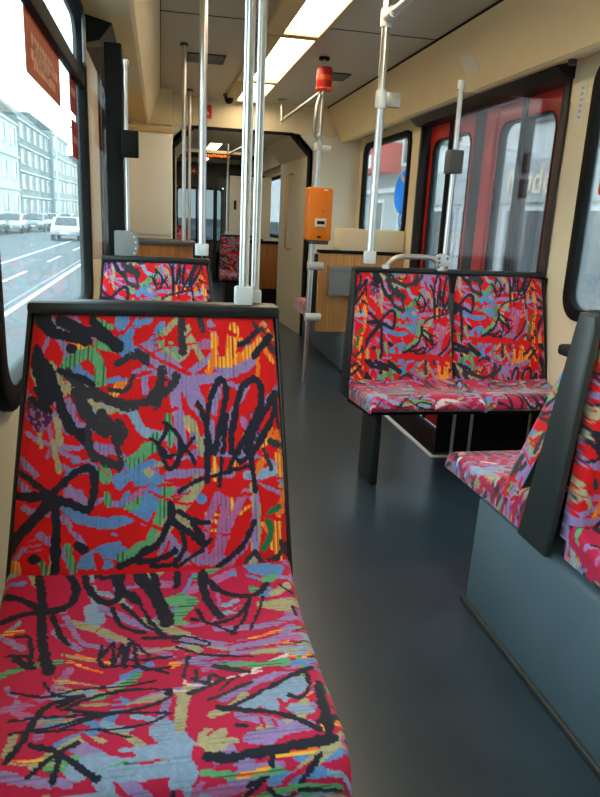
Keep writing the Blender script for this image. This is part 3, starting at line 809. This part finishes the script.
def car(label, x, y, m, rot=0.0, name='parked_car'):
    t = thing(name, label, 'car', (x, y, GZ), None, rot)
    o = Vector((x, y, GZ))
    def B(mb):
        mb.v = [tuple(Vector(p)+o) for p in mb.v]
        return mb
    side = [(-2.1, .35), (-2.12, .62), (-1.95, .84), (-1.45, .92), (-.75, 1.42), (.75, 1.46), (1.45, 1.05), (2.05, .92), (2.15, .60), (2.1, .35)]
    b = B(MB().prism(side, 0, -.86, .86)).build('body', m, t, .06)
    gl = [(-1.36, .96), (-.74, 1.39), (.72, 1.42), (1.34, 1.03)]
    B(MB().prism(gl, 0, -.868, .868)).build('side_glass', M['carglass'], t)
    B(MB().add([(-.68, -1.40, .97), (.68, -1.40, .97), (.60, -.79, 1.40), (-.60, -.79, 1.40), (-.68, -1.44, .99), (.68, -1.44, .99), (.60, -.83, 1.42), (-.60, -.83, 1.42)],
               [(0, 1, 2, 3), (7, 6, 5, 4), (0, 4, 5, 1), (1, 5, 6, 2), (2, 6, 7, 3), (3, 7, 4, 0)])).build('windscreen', M['carglass'], t)
    for sx in (-.8, .8):
        for sy in (-1.35, 1.35):
            prof = [(.32*math.cos(k*math.pi/12), .32+.32*math.sin(k*math.pi/12)) for k in range(24)]
            B(MB().prism([(sy+p[0], p[1]) for p in prof], 0, sx-.1, sx+.1)).build('wheel', M['tyre'], t)
    for sx in (-.62, .62):
        B(MB().box((sx-.2, -2.14, .62), (sx+.2, -2.05, .78))).build('headlamp', M['sign_white'], t, .02)
    B(MB().box((-.26, -2.14, .42), (.26, -2.10, .53))).build('number_plate', M['label'], t)
    return t
car('silver estate car parked in front of the white stucco house', -11.0, 57, M['car_silver'])
car('dark car at the left end of the parked row, nearest the white house', -11.6, 52, M['car_dark'])
car('grey car parked half behind the silver estate car', -10.2, 62, M['car_grey'])
car('white hatchback in the middle of the parked row', -9.9, 68, M['car_white'])
car('pale grey car at the far end of the parked row', -9.5, 75, M['car_silver'])
car('silver saloon driving on the near side lane by the window post', -5.9, 48, M['car_silver'], name='moving_car')
def lamp_post(label, x, y, h):
    t = thing('street_lamp_post', label, 'street lamp', (x, y, GZ))
    MB().tube([(x, y, GZ), (x, y, GZ+h)], [.11, .07]).build('post', M['socket'], t)
    MB().tube([(x, y, GZ+h), (x+.5, y, GZ+h+.3), (x+1.4, y, GZ+h+.35)], .045).build('bracket', M['socket'], t)
    MB().box((x+1.2, y-.15, GZ+h+.25), (x+1.9, y+.15, GZ+h+.42)).build('lantern', M['greybox'], t, .04)
lamp_post('pale street lamp post standing before the grey green house', -8.9, 66, 8.5)
lamp_post('pale street lamp post farther down, before the stone house', -8.4, 86, 9.5)

# right-hand side of the street
t = thing('shop_building', 'pale shop building with a lettered grey fascia seen through the red door', 'building', (12, 16, GZ))
MB().box((9, 8.5, GZ), (16, 23, 9)).build('facade', M['b1'], t, smooth=False)
MB().box((8.86, 8.6, 1.75), (9.0, 22.9, 2.75)).build('fascia', M['fascia'], t, smooth=False)
me = text_mesh('Mode', .95, .02)
me.materials.append(M['letters'])
o = bpy.data.objects.new('lettering', me)
COL.objects.link(o)
o.parent = t
o.matrix_local = Matrix.Translation(Vector((8.84, 17.0, 1.95))-Vector((12, 16, GZ))) @ Matrix.Rotation(-math.pi/2, 4, 'Z') @ Matrix.Rotation(math.pi/2, 4, 'X')
for k in range(5):
    y = 9.2+k*2.75
    f = MB().ring([(y, -.6), (y+2.4, -.6), (y+2.4, 1.65), (y, 1.65)], [(y+.1, -.5), (y+2.3, -.5), (y+2.3, 1.55), (y+.1, 1.55)], 0, 8.9, 9.02).build('shop_window', M['sill'], t, smooth=False)
    MB().box((8.96, y+.1, -.5), (8.99, y+2.3, 1.55)).build('pane', M['bwin'], f, smooth=False)
    MB().box((8.9, y+.3, 3.6), (9.02, y+1.9, 6.2)).build('upper_window', M['bwin'], t, smooth=False)
hs = house('pale corner building seen through the window past the red door', 9.2, 18, 23.4, 46, 8.5, M['b5'], 3, 6, 0, -1)
MB().box((8.3, 26.4, 3.0), (9.22, 29.4, 4.1)).build('shop_sign', M['awning'], hs, .02)['label'] = 'red shop sign with white marks'
MB().box((8.27, 26.7, 3.3), (8.3, 27.2, 3.8)).box((8.27, 27.5, 3.2), (8.3, 27.9, 3.7)).build('sign_print', M['sign_white'], hs)
house('low pale building opposite the near right window', 8.6, 15, -8, 8, 8.0, M['b1'], 3, 5, 0, -1)

# ------------------------------------------------------------------ seats
SG = 'graffiti print tram seats'
ped = [((-.12, -.22, 0), (.12, -.02, .37))]
seat('tram_seat', 'single red graffiti print seat with dark top rail right in front, under the left window', SG, (-.0145, 1.10, 0),
     [((-.2475, .2475), (-.197, .217))], [(0, 0, 0, 0)], .475, .45, .10, .435, 300, zf=.467, lip=.082, legs=[((-.12, -.26, 0), (.12, -.02, .36))])
seat('tram_seat', 'second single graffiti seat by the left window, in front of the curved wooden counter', SG, (-.014, 2.80, 0),
     [((-.2475, .2475), (-.212, .208))], [(.04, .33, .5, .2)], .46, .438, .10, .42, 150, legs=[((-.12, -.26, 0), (.12, -.02, .36))])
s0 = seat('double_seat', 'red graffiti double seat against the glass partition by the right door', SG, (1.32, 2.86, 0),
     [((-.488, .018), (-.452, -.010)), ((.022, .496), (.024, .466))], [(-.12, .22, .45, .30), (.10, .38, -.1, .62)],
     .395, .488, .11, .34, 130, shell=(.12, .05), zf=.415, lip=.068, rim=.014, legs=[((-.437, -.25, 0), (-.405, -.06, .335)), ((.40, -.25, 0), (.43, -.06, .335))], back_drop=.07)
for _x in (1.37, 1.46):
    MB().tube([(_x, 2.88, 0), (_x, 2.88, .33)], .008).build('strut', M['alu'], s0)
s = seat('double_seat', 'graffiti double seat facing away at the right edge, dark grey side plate towards the aisle', SG, (1.36, 1.56, 0),
     [((-.44, .0), (-.43, -.01)), ((.0, .46), (.01, .43))], [(.2, .1, .3, .1), (.5, .4, .6, .3)],
     .44, .475, .215, .365, 130, shell=(.10, .045), rotz=math.pi, zf=.412, lip=.066, back_drop=.085, sides=False, tail=.15, wrap=.065)
MB().prism([(1.432, .352), (1.300, .352), (1.248, .90), (1.255, .930), (1.308, .935), (1.318, .90)], 0, .885, .903).build('side_plate', M['shell'], s, .004).matrix_parent_inverse = Matrix.Rotation(-math.pi, 4, 'Z')
g = MB().box((.905, 1.335, .822), (.94, 1.405, .848)).build('grip', M['black'], s, .008)
g.matrix_parent_inverse = Matrix.Rotation(-math.pi, 4, 'Z')
seat('double_seat', 'graffiti double seat facing the camera at the right edge, behind the grey side plate', SG, (1.36, 1.245, 0),
     [((-.445, .0), (-.44, -.01)), ((.0, .45), (.01, .43))], [(.62, .30, .1, .5), (.2, .7, .4, .2)],
     .44, .45, .0, .40, 150, shell=(.035, .03), zf=.43, lip=.07, back_drop=.075, sides=False)
t = thing('seat_plinth', 'blue grey metal plinth under the back to back seats on the right', 'plinth', (1.36, 1.1, 0))
MB().prism([(.35, 0), (1.685, 0), (1.672, .345), (.35, .355)], 0, .90, XR-.005).build('side_panel', M['plinth'], t, .004)
MB().box((.888, .33, 0), (.905, 1.70, .016)).build('kick_strip', M['shell'], t, .004)

# ------------------------------------------------------------------ grab poles
def pole(label, x, y, z0, z1, r=.0165, socket=None, flange=True, group='steel grab poles', lean=(0, 0)):
    t = thing('grab_pole', label, 'pole', (x, y, z0), group)
    MB().tube([(x, y, z0), (x+lean[0], y+lean[1], z1)], r, 18).build('tube', M['steel'], t)
    if socket:
        MB().prism(rounded(x-socket[0], y-socket[0]*.8, x+socket[0], y+socket[0]*.8, socket[0]*.4), 2, z0-.004, z0+socket[1]).build('socket', M['socket'], t, .004)
    if flange:
        MB().lathe([(r*1.9, z1-.016), (r*1.9, z1), (r*.8, z1)], (x+lean[0], y+lean[1])).build('ceiling_flange', M['darkgrey'], t)
    return t
pole('left of the twin steel poles rising from the single seat in front', .147, 1.225, .938, ZC, .0088, (.0165, .040))
pole('right of the twin steel poles rising from the single seat in front', .171, 1.250, .936, ZC, .0075, (.0115, .034))
pole('steel pole rising from the right corner of the second left seat', .171, 2.93, .935, ZC, .016, (.028, .045))
pole('steel pole on the wooden counter, left of the pair', .148, 4.50, .93, ZC, .013, None)
pole('thin steel pole behind the wooden counter', .245, 6.05, 0, ZC, .013, None)
t = pole('steel pole at the aisle corner of the double seat, with clamp and overhead rail', .915, 2.955, .925, ZC, .0165, (.026, .05))
MB().lathe([(.022, 1.565), (.024, 1.575), (.024, 1.625), (.022, 1.635)], (.915, 2.955)).build('clamp', M['socket'], t)
MB().box((.93, 2.943, 1.572), (1.0, 2.967, 1.632)).build('clamp_plate', M['alu'], t, .006)
MB().lathe([(.022, 1.875), (.025, 1.885), (.025, 1.935), (.022, 1.945)], (.915, 2.955)).tube([(.915, 2.955, 1.912), (.915, 2.86, 1.912)], .023).build('rail_joint', M['socket'], t)
MB().tube([(.915, 2.93, 1.912), (.92, .6, 1.912)], .015).build('overhead_rail', M['steel'], t)
t = pole('free standing steel pole in the aisle carrying the orange ticket machine', .982, 4.515, .0, 2.02, .0165, None, lean=(.03, 0))
MB().tube([(1.011, 4.515, 2.0), (1.012, 4.515, ZC)], .010).build('ceiling_stub', M['steel'], t)
MB().lathe([(.034, 2.064), (.034, ZC)], (1.012, 4.515)).build('ceiling_flange', M['black'], t)
MB().tube([(.999, 4.515, 1.875), (1.03, 6.15, 1.905)], .013).build('overhead_rail', M['steel'], t)
MB().tube([(.998, 4.50, 1.86), (.972, 4.47, 1.80), (.957, 4.46, 1.70), (.965, 4.47, 1.625), (.990, 4.50, 1.60), (1.0, 4.515, 1.63)], .012).build('strap_bracket', M['alu'], t)
MB().lathe([(.023, 1.53), (.024, 1.57), (.022, 1.575)], (1.0, 4.515)).box((1.02, 4.505, 1.53), (1.085, 4.525, 1.565)).build('clamp', M['socket'], t, .003)
for z in (.80, .455):
    MB().tube([(.965, 4.495, z), (1.07, 4.495, z)], .027).build('clamp', M['socket'], t)
MB().tube([(1.03, 6.15, 1.88), (1.03, 6.15, ZC)], .014).lathe([(.036, ZC-.02), (.036, ZC)], (1.03, 6.15)).build('hanger', M['steel'], t)
t = thing('red_canister', 'red cylinder with an orange band round the top of the ticket machine pole', 'canister', (1.018, 4.515, 1.885))
MB().lathe([(.046, 1.885), (.05, 1.895), (.05, 2.0), (.047, 2.02), (.042, 2.022)], (1.018, 4.515), 28).build('body', M['red'], t)
MB().lathe([(.0512, 1.945), (.0512, 1.975)], (1.018, 4.515), 28).build('band', M['redband'], t)
MB().lathe([(.052, 1.893), (.052, 1.903)], (1.018, 4.515), 28).box((1.03, 4.455, 1.888), (1.068, 4.475, 1.902)).build('bottom_ring', M['redband'], t)
t = thing('ticket_machine', 'orange ticket validator box on the free standing pole', 'ticket machine', (1.018, 4.46, .965))
MB().prism(rounded(.925, .968, 1.083, 1.297, .014), 1, 4.37, 4.495).build('housing', M['orange'], t, .008)
MB().box((.972, 4.362, 1.055), (1.045, 4.372, 1.108)).build('ticket_slot_plate', M['label'], t, .003)
MB().box((.984, 4.359, 1.072), (1.034, 4.363, 1.092)).build('ticket_slot', M['black'], t)
MB().box((.99, 4.363, .985), (1.015, 4.371, .998)).build('lock', M['black'], t, .002)
MB().lathe([(.006, 1.150), (.006, 1.156)], (1.02, 4.366), 10).build('signal_lamp', M['red'], t)
MB().box((1.02, 4.364, 1.278), (1.045, 4.372, 1.288)).build('badge', M['label'], t)
MB().box((.95, 4.38, .945), (1.07, 4.49, .969)).build('bottom_plate', M['darkgrey'], t, .004)

# ------------------------------------------------------------------ glass partitions beside the doors
t = thing('glass_partition', 'tinted glass draught screen with steel post behind the double seat', 'partition', (1.55, 2.99, .9))
MB().box((1.29, 2.986, .90), (XR-.005, 2.992, 1.665)).build('pane', M['glass_p'], t, smooth=False)
MB().tube([(1.285, 2.989, .88), (1.285, 2.989, 1.70)], .011).build('post', M['steel'], t)
MB().tube([(1.285, 2.989, 1.675), (1.285, 2.989, 1.71)], .017).build('post_cap', M['socket'], t)
MB().prism(rounded(1.235, .895, 1.305, .975, .025), 1, 2.965, 2.985).build('bracket', M['alu'], t, .004)
for q in ((1.25, .915), (1.25, .935), (1.25, .955), (1.29, .915), (1.29, .955)):
    MB().tube([(q[0], 2.966, q[1]), (q[0], 2.960, q[1])], .005, 8).build('bolt', M['darkgrey'], t)
MB().box((1.325, 2.972, .01), (XR-.004, 2.984, .88)).build('lower_panel', M['black'], t, .003)
MB().box((1.25, 2.95, 1.325), (1.315, 3.02, 1.425)).build('stop_button_box', M['darkgrey'], t, .008)
t = thing('glass_partition', 'narrow dark framed draught screen with black button box by the left door', 'partition', (-.2, 2.96, .9))
MB().box((XL+.005, 2.956, .90), (-.135, 2.962, 1.70)).build('pane', M['glass_p'], t, smooth=False)
MB().box((-.207, 2.945, .90), (-.142, 2.973, 1.72)).build('frame', M['black'], t, .004)
MB().tube([(-.130, 2.959, .90), (-.130, 2.959, 1.66)], .0095).lathe([(.013, 1.645), (.013, 1.665)], (-.13, 2.959)).build('post', M['steel'], t)
MB().prism(rounded(-.185, .905, -.088, 1.02, [.045, .01, .01, .045]), 1, 2.94, 2.955).build('bracket', M['greybox'], t, .004)
for q in ((-.105, .93), (-.10, .95), (-.10, .975), (-.105, .995)):
    MB().tube([(q[0], 2.941, q[1]), (q[0], 2.936, q[1])], .004, 8).build('bolt', M['socket'], t)
MB().box((-.148, 2.91, 1.305), (-.082, 2.97, 1.405)).build('stop_button_box', M['black'], t, .006)
t = thing('bent_grab_rail', 'bent grey steel grab rail on the top rail of the double seat', 'handle', (1.1, 2.99, .92))
MB().tube([(1.0, 2.975, .905), (1.02, 2.975, .930), (1.05, 2.975, .950), (1.08, 2.975, .957), (1.2, 2.975, .957), (1.225, 2.975, .952), (1.245, 2.975, .935), (1.262, 2.975, .905)], .0125).build('bar', M['alu'], t)
MB().lathe([(.018, .90), (.018, .915)], (1.0, 2.975)).lathe([(.018, .90), (.018, .915)], (1.262, 2.975)).build('foot', M['socket'], t)

# ------------------------------------------------------------------ ceiling lights
def light_row(ys, x0, x1, first):
    for i, (a, b) in enumerate(ys):
        lab = ('warm ceiling light panel, nearest of the row', 'warm ceiling light panel, second of the row', 'warm ceiling light panel, third of the row', 'warm ceiling light panel behind the camera', 'rearmost warm ceiling light panel behind the camera')[i] if first else ('added light panel, out of view just past the portal in the second car',)[i] if first is None else ('warm ceiling light in the second car, nearer the portal', 'warm ceiling light in the second car, beyond the destination display')[i]
        t = thing('ceiling_light', lab, 'ceiling light', ((x0+x1)/2, (a+b)/2, ZC), 'ceiling lights')
        MB().ring([(x0-.10, a), (x1+.012, a), (x1+.012, b), (x0-.10, b)], [(x0, a+.03), (x1-.004, a+.03), (x1-.004, b-.03), (x0, b-.03)], 2, ZC-.03, ZC+.0).build('housing', M['lamp_frame'], t, .003)
        MB().box((x0-.005, a+.025, ZC-.016), (x1+.0, b-.025, ZC-.010)).build('lens', M['lens'], t, smooth=False)
light_row([(2.62, 3.98), (4.0, 5.36), (5.38, 6.30)], .655, .85, True)
for a in (1.24, -.14, -1.52):
    pass
light_row([(9.9, 11.1), (11.5, 13.2)], .69, .86, False)
light_row([(7.7, 9.2)], .69, .86, None)  # panel hidden from view, added to brighten the passage lining
t = thing('ceiling_light', 'added ceiling light panel, out of view above the front seats', 'ceiling light', (.75, .5, ZC), 'ceiling lights')
MB().ring([(.555, -.2), (.862, -.2), (.862, 1.2), (.555, 1.2)], [(.655, -.17), (.846, -.17), (.846, 1.17), (.655, 1.17)], 2, ZC-.03, ZC).build('housing', M['lamp_frame'], t, .003)
MB().box((.65, -.175, ZC-.016), (.85, 1.175, ZC-.010)).build('lens', M['lens'], t, smooth=False)  # unseen lamp put in to lighten the seat in front
t = thing('ceiling_light', 'warm ceiling light panel just in front of the nearest visible one', 'ceiling light', (.75, 1.9, ZC), 'ceiling lights')
MB().ring([(.555, 1.24), (.862, 1.24), (.862, 2.6), (.555, 2.6)], [(.655, 1.27), (.846, 1.27), (.846, 2.57), (.655, 2.57)], 2, ZC-.03, ZC).build('housing', M['lamp_frame'], t, .003)
MB().box((.65, 1.265, ZC-.016), (.85, 2.575, ZC-.010)).build('lens', M['lens'], t, smooth=False)
# vents, camera dome, stickers
def vent(label, x0, y0, x1, y1):
    t = thing('ceiling_vent', label, 'vent', ((x0+x1)/2, (y0+y1)/2, ZC), 'ceiling vents')
    MB().ring([(x0, y0), (x1, y0), (x1, y1), (x0, y1)], [(x0+.012, y0+.012), (x1-.012, y0+.012), (x1-.012, y1-.012), (x0+.012, y1-.012)], 2, ZC-.008, ZC).build('frame', M['darkgrey'], t)
    mb = MB()
    n = 7
    for k in range(n):
        y = y0+.02+(y1-y0-.04)*k/(n-1)
        mb.box((x0+.01, y-.008, ZC-.007), (x1-.01, y+.008, ZC-.002))
    mb.build('louvre', M['greybox'], t, smooth=False)
    MB().box((x0+.01, y0+.01, ZC-.002), (x1-.01, y1-.01, ZC-.0005)).build('duct', M['black'], t, smooth=False)
vent('dark slotted ceiling vent left of the lights, behind the steel poles', .175, 4.72, .42, 4.98)
vent('dark slotted ceiling vent right of the red canister', 1.14, 4.92, 1.30, 5.16)
t = thing('camera_dome', 'small dark camera dome on the ceiling before the portal', 'camera', (.575, 6.15, ZC))
MB().lathe([(.045, ZC-.02), (.05, ZC-.012), (.05, ZC)], (.575, 6.15)).build('base', M['darkgrey'], t)
MB().lathe([(.006, ZC-.075), (.025, ZC-.068), (.036, ZC-.05), (.04, ZC-.02)], (.575, 6.15)).build('dome', M['black'], t)
def priority_sign(label, x, y, z, s):
    t = thing('warning_sign', label, 'sign', (x, y, z), 'red pictogram signs')
    MB().prism(rounded(x-s, z-s, x+s, z+s, s*.12), 1, y-.004, y).build('plate', M['sign_red'], t)
    h = [(-.55, -.35), (-.1, -.5), (.5, -.45), (.6, -.2), (.35, .0), (.25, .35), (.05, .55), (-.1, .5), (-.05, .2), (-.3, .15), (-.5, .0)]
    MB().prism([(x+p[0]*s, z+p[1]*s) for p in h], 1, y-.007, y-.004).build('pictogram', M['sign_white'], t)
priority_sign('red square sign with a white hand pictogram above the portal', .392, YF-.013, 1.965, .055)
priority_sign('small red square sign on the far bulkhead of the second car', .66, YE-.01, 1.92, .075)

# ------------------------------------------------------------------ counter and cupboard on the left
t = thing('wooden_counter', 'curved wooden counter with dark top edge behind the second left seat', 'counter', (-.05, 4.6, 0))
out = [(XL+.005, 4.36), (.09, 4.36)] + [(.09+.115*math.sin(a), 4.475-.115*math.cos(a)) for a in [k*math.pi/16 for k in range(1, 9)]] + [(.205, 4.78), (XL+.005, 4.78)]
MB().prism(out, 2, 0, .905).build('body', M['wood_dark'], t, smooth=True)
cx_, cy_ = -.05, 4.57
MB().prism([(p[0]+(.018 if p[0] > 0 else 0), p[1]-(.018 if p[1] < 4.5 else 0)) for p in out], 2, .905, .928).build('worktop', M['darkgrey'], t, .006)
t = thing('wall_cupboard', 'tall cream cupboard standing behind the wooden counter', 'cupboard', (-.1, 5.3, 0))
MB().box((XL+.005, 4.80, .0), (.083, 6.08, 1.60)).build('carcass', M['cream_daylit'], t, .006)
MB().box((XL+.005, 4.785, .95), (.080, 4.80, 1.575)).build('door_panel', M['cream_daylit'], t, .004)
MB().box((XL+.005, 4.79, 1.60), (.085, 6.09, 1.64)).build('top_ledge', M['lamp_frame'], t, .004)

# ------------------------------------------------------------------ wooden bench back, heater and boxes on the right
struct(box('trim_12', M['plinth'], (1.34, 4.88, 0), (XR, 6.38, .27), bevel=.01))
t = thing('wooden_bench', 'bench with beech back panel beyond the door, dark top edge', 'bench', (1.48, 5.0, 0))
MB().box((1.155, 4.98, .275), (XR-.005, 5.02, .865)).build('back_panel', M['wood'], t, .004)
MB().box((1.150, 4.97, .862), (XR-.005, 5.06, .885)).build('top_edge', M['black'], t, .006)
seat_pad_ = seat('bench_cushion_seat', 'pink printed seat cushion showing past the edge of the beech panel', SG, (1.335, 5.20, 0),
     [((-.225, .225), (-.2, .2))], [(.3, .3, .7, .2)], .47, .36, .06, .5, 60, rotz=math.pi, zf=.46, lip=.11, shell=(.10, .10), sides=False)
t = thing('grey_box', 'grey plastic bin box mounted on the beech panel', 'box', (1.38, 4.93, .55))
MB().prism(rounded(1.222, .558, 1.50, .775, .012), 1, 4.90, 4.979).build('body', M['greybox'], t, .006)
MB().box((1.222, 4.893, .735), (1.50, 4.903, .772)).build('flap', M['greybox'], t, .003)
t = thing('cream_box', 'long cream box on top of the beech panel under the window', 'box', (1.55, 5.1, .885))
MB().box((1.31, 4.99, .886), (XR-.01, 5.2, 1.045)).build('body', M['cream'], t, .006)
MB().box((1.33, 5.005, .884), (1.40, 5.02, .888)).build('foot', M['black'], t)

# ------------------------------------------------------------------ handrail in the passage, second car
t = thing('handrail', 'brass coloured grab rail on the passage wall right of the portal', 'handrail', (1.27, 6.9, .8))
brass = mat('brass_tube', (206, 176, 118), 0.3, metal=0.8)
MB().tube([(1.295, 6.9, .80), (1.25, 6.9, .80), (1.235, 6.9, .83), (1.235, 6.9, 1.49), (1.25, 6.9, 1.52), (1.295, 6.9, 1.52)], .012).build('bar', brass, t)
t = thing('bulkhead_box', 'oak panelled box with dark top right of the aisle in the second car', 'box', (1.3, 8.4, 0))
MB().box((.955, 8.2, .26), (1.78, 8.26, .79)).build('panel', M['wood_dark'], t, .004)
MB().box((.945, 8.18, .79), (1.79, 8.28, .825)).build('top_edge', M['black'], t, .004)
MB().box((1.05, 8.22, 0), (1.75, 8.40, .26)).build('plinth', M['black'], t)
seat('tram_seat', 'purple and red printed seat in the second car, left of the oak panel', SG, (.955, 8.9, 0),
     [((-.21, .25), (-.19, .23))], [(.1, .5, .2, .2)], .40, .44, .04, .35, 50, legs=[((-.16, -.25, 0), (.10, -.02, .34))])
t = thing('driver_partition', 'white partition panel with a small dark handle in the second car', 'partition', (1.1, 9.6, .8))
MB().box((.93, 9.6, .8), (1.5, 9.64, 1.62)).build('panel', M['white'], t, .004)
MB().box((.99, 9.585, 1.18), (1.02, 9.60, 1.30)).build('handle', M['black'], t)
pole('steel pole of the second car beside the purple seat', .845, 9.0, .86, ZC, .014, (.024, .04))
t = thing('overhead_rail', 'steel overhead rail slanting across the second car', 'rail', (.9, 8.4, 1.8))
MB().tube([(.845, 9.0, 1.84), (.86, 7.55, 1.80)], .013).build('bar', M['steel'], t)
t = thing('destination_display', 'dark display bar with orange lit letters across the second car ceiling', 'display', (.55, 9.3, 1.85))
MB().box((.02, 9.3, 1.805), (1.30, 9.36, 1.865)).build('housing', M['black'], t, .004)
MB().box((.02, 9.29, 1.865), (1.30, 9.37, 1.90)).build('top_strip', M['lining'], t)
for x in (.1, 1.2):
    MB().box((x, 9.32, 1.90), (x+.02, 9.34, ZC)).build('hanger', M['lining'], t)
mb = MB()
for k in range(9):
    x = .50+k*.045
    mb.box((x, 9.296, 1.82), (x+.008, 9.30, 1.85)).box((x+.024, 9.296, 1.82), (x+.032, 9.30, 1.85)).box((x, 9.296, (1.82, 1.845, 1.833)[k % 3]), (x+.03, 9.30, (1.826, 1.851, 1.839)[k % 3]))
mb.build('lettering', M['led'], t, smooth=False)
MB().box((.09, 9.296, 1.82), (.16, 9.30, 1.85)).box((.30, 9.296, 1.82), (.36, 9.30, 1.85)).build('indicator', M['sign_red'], t)
t = thing('ticket_machine', 'small orange ticket validator far down the second car', 'ticket machine', (.72, 12.4, .5))
MB().box((.66, 12.4, .52), (.80, 12.5, .80)).build('housing', M['orange'], t, .006)
MB().box((.70, 12.39, .58), (.76, 12.4, .63)).build('ticket_slot_plate', M['label'], t)
pole('far steel pole carrying the small orange validator', .73, 12.46, 0, ZC, .016)
seat('double_seat', 'dark backed seats far down the second car, left of the aisle', SG, (.28, 12.6, 0),
     [((-.24, .24), (-.2, .2))], [(.3, .3, .1, .1)], .42, .45, .08, .36, 30, legs=[((-.12, -.22, 0), (.12, -.02, .33))])
t = thing('door_screen', 'dark framed glass screen far down the second car', 'partition', (1.0, 11.6, 0))
MB().ring([(.86, 0), (1.7, 0), (1.7, 1.75), (.86, 1.75)], [(.92, .5), (1.64, .5), (1.64, 1.69), (.92, 1.69)], 1, 11.6, 11.64).build('frame', M['frame'], t)
MB().box((.92, 11.615, .5), (1.64, 11.62, 1.69)).build('pane', M['glass_d'], t, smooth=False)
MB().box((.92, 11.60, .05), (1.64, 11.63, .5)).build('lower_panel', M['darkgrey'], t)

# ------------------------------------------------------------------ stickers and posters on the glass
def poster(label, x, y0, y1, z0, z1, m, name='poster', lines=0, cat='poster', group=None):
    t = thing(name, label, cat, (x, (y0+y1)/2, z0), group)
    MB().prism(rounded(y0, z0, y1, z1, .012, 3), 0, x-.0015, x+.0015).build('sheet', m, t, smooth=False)
    for k in range(lines):
        z = z1-(z1-z0)*(.50+.10*k)
        a = y0+(y1-y0)*(.12, .2, .1, .16)[k % 4]
        b = y0+(y1-y0)*(.75, .9, .6, .8)[k % 4]
        mb = MB()
        y = a
        while y < b:
            wd = random.uniform(.02, .05)
            mb.box((x+.0016, y, z-.014), (x+.0026, min(y+wd, b), z+.010))
            y += wd+.012
        mb.build('print_line', M['poster_print'], t, smooth=False)
    return t
xg = XL-.017
p = poster('terracotta poster with pale print stuck on the left window', xg+.007, 1.80, 2.36, 1.40, 1.575, M['poster'], lines=4)
poster('upper of two dark red stickers by the left window post', xg+.007, 2.62, 2.80, 1.425, 1.565, M['poster_dark'], 'sticker', 1, 'sticker', 'dark red window stickers')
poster('lower of two dark red stickers by the left window post', xg+.007, 2.64, 2.81, 1.275, 1.40, M['poster_dark'], 'sticker', 1, 'sticker', 'dark red window stickers')
xr = XR+.007
def red_sticker(label, y0, y1, z0, z1):
    t = thing('sticker', label, 'sticker', (xr, (y0+y1)/2, z0), 'red window stickers')
    MB().prism(rounded(y0, z0, y1, z1, .015, 3), 0, xr-.0015, xr+.0015).build('sheet', M['film_red'], t, smooth=False)
    cy, cz, s = (y0+y1)/2, (z0+z1)/2, (z1-z0)
    MB().prism([(cy+s*.36*math.cos(k*math.pi/8), cz+s*.36*math.sin(k*math.pi/8)) for k in range(16)], 0, xr-.0035, xr-.0015).build('pictogram', M['sign_white'], t, smooth=False)
red_sticker('upper red sticker on the right window edge', 2.60, 2.71, 1.375, 1.475)
red_sticker('lower red sticker on the right window edge', 2.59, 2.70, 1.255, 1.35)
t = thing('sticker', 'blue swoosh sticker on the window past the red door', 'sticker', (xr, 5.1, 1.15))
sw = [(5.00, 1.51), (5.16, 1.52), (5.30, 1.46), (5.36, 1.36), (5.34, 1.26), (5.24, 1.20), (5.14, 1.20), (5.10, 1.27), (5.12, 1.36), (5.06, 1.43)]
MB().prism([(a, b-.02) for a, b in sw], 0, xr-.0015, xr+.0015).build('sheet', M['sticker_blue'], t, smooth=False)
MB().prism([(5.16, 1.40), (5.24, 1.44), (5.21, 1.47), (5.13, 1.43)], 0, xr-.003, xr-.0015).build('print', M['sign_white'], t, smooth=False)
t = thing('sticker', 'small round blue sticker below the swoosh on the same window', 'sticker', (xr, 5.12, 1.1))
MB().prism([(5.13+.09*math.cos(k*math.pi/10), 1.13+.065*math.sin(k*math.pi/10)) for k in range(20)], 0, xr-.0015, xr+.0015).build('sheet', M['sticker_blue'], t, smooth=False)
MB().ring([(5.13+.055*math.cos(k*math.pi/8), 1.13+.04*math.sin(k*math.pi/8)) for k in range(16)], [(5.13+.035*math.cos(k*math.pi/8), 1.13+.026*math.sin(k*math.pi/8)) for k in range(16)], 0, xr-.003, xr-.0015).build('print', M['sign_white'], t, smooth=False)
# bits on the right cove
t = thing('cove_hook', 'small round fitting at the lower edge of the right cove', 'fitting', (1.66, 2.9, 1.78))
MB().tube([(1.72, 2.86, 1.805), (1.72, 2.86, 1.785)], .018).build('body', M['darkgrey'], t)
t = thing('paper_label', 'pale paper label with grey print on the pillar beside the door', 'label', (XR, 2.92, 1.6))
MB().box((XR-.002, 2.88, 1.56), (XR, 2.94, 1.74)).build('sheet', M['label'], t)
mb = MB()
for k in range(6):
    mb.box((XR-.003, 2.90, 1.585+k*.024), (XR-.002, 2.922, 1.597+k*.024))
mb.build('print', M['alu'], t)

t = thing('faded_label', 'faint pale label on the right cove above the door', 'label', (1.56, 3.35, 1.92))
_q = lambda y, s, d=.0015: (1.49+(1.63-1.49)*s-d, y, ZC-.012+(1.80-ZC+.012)*s-d*.5)
MB().add([_q(3.50, .46), _q(3.66, .40), _q(3.66, .70), _q(3.50, .76), _q(3.50, .46, -.001), _q(3.66, .40, -.001), _q(3.66, .70, -.001), _q(3.50, .76, -.001)], [(0, 1, 2, 3), (7, 6, 5, 4), (0, 4, 5, 1), (1, 5, 6, 2), (2, 6, 7, 3), (3, 7, 4, 0)]).build('sheet', M['label'], t)
t = thing('cove_lock', 'small black lock hole in the right cove above the door', 'lock', (1.6, 3.7, 1.85))
p = _q(3.72, .84)
MB().tube([p, (p[0]-.003, p[1], p[2]-.002)], .013, 12).build('body', M['black'], t)
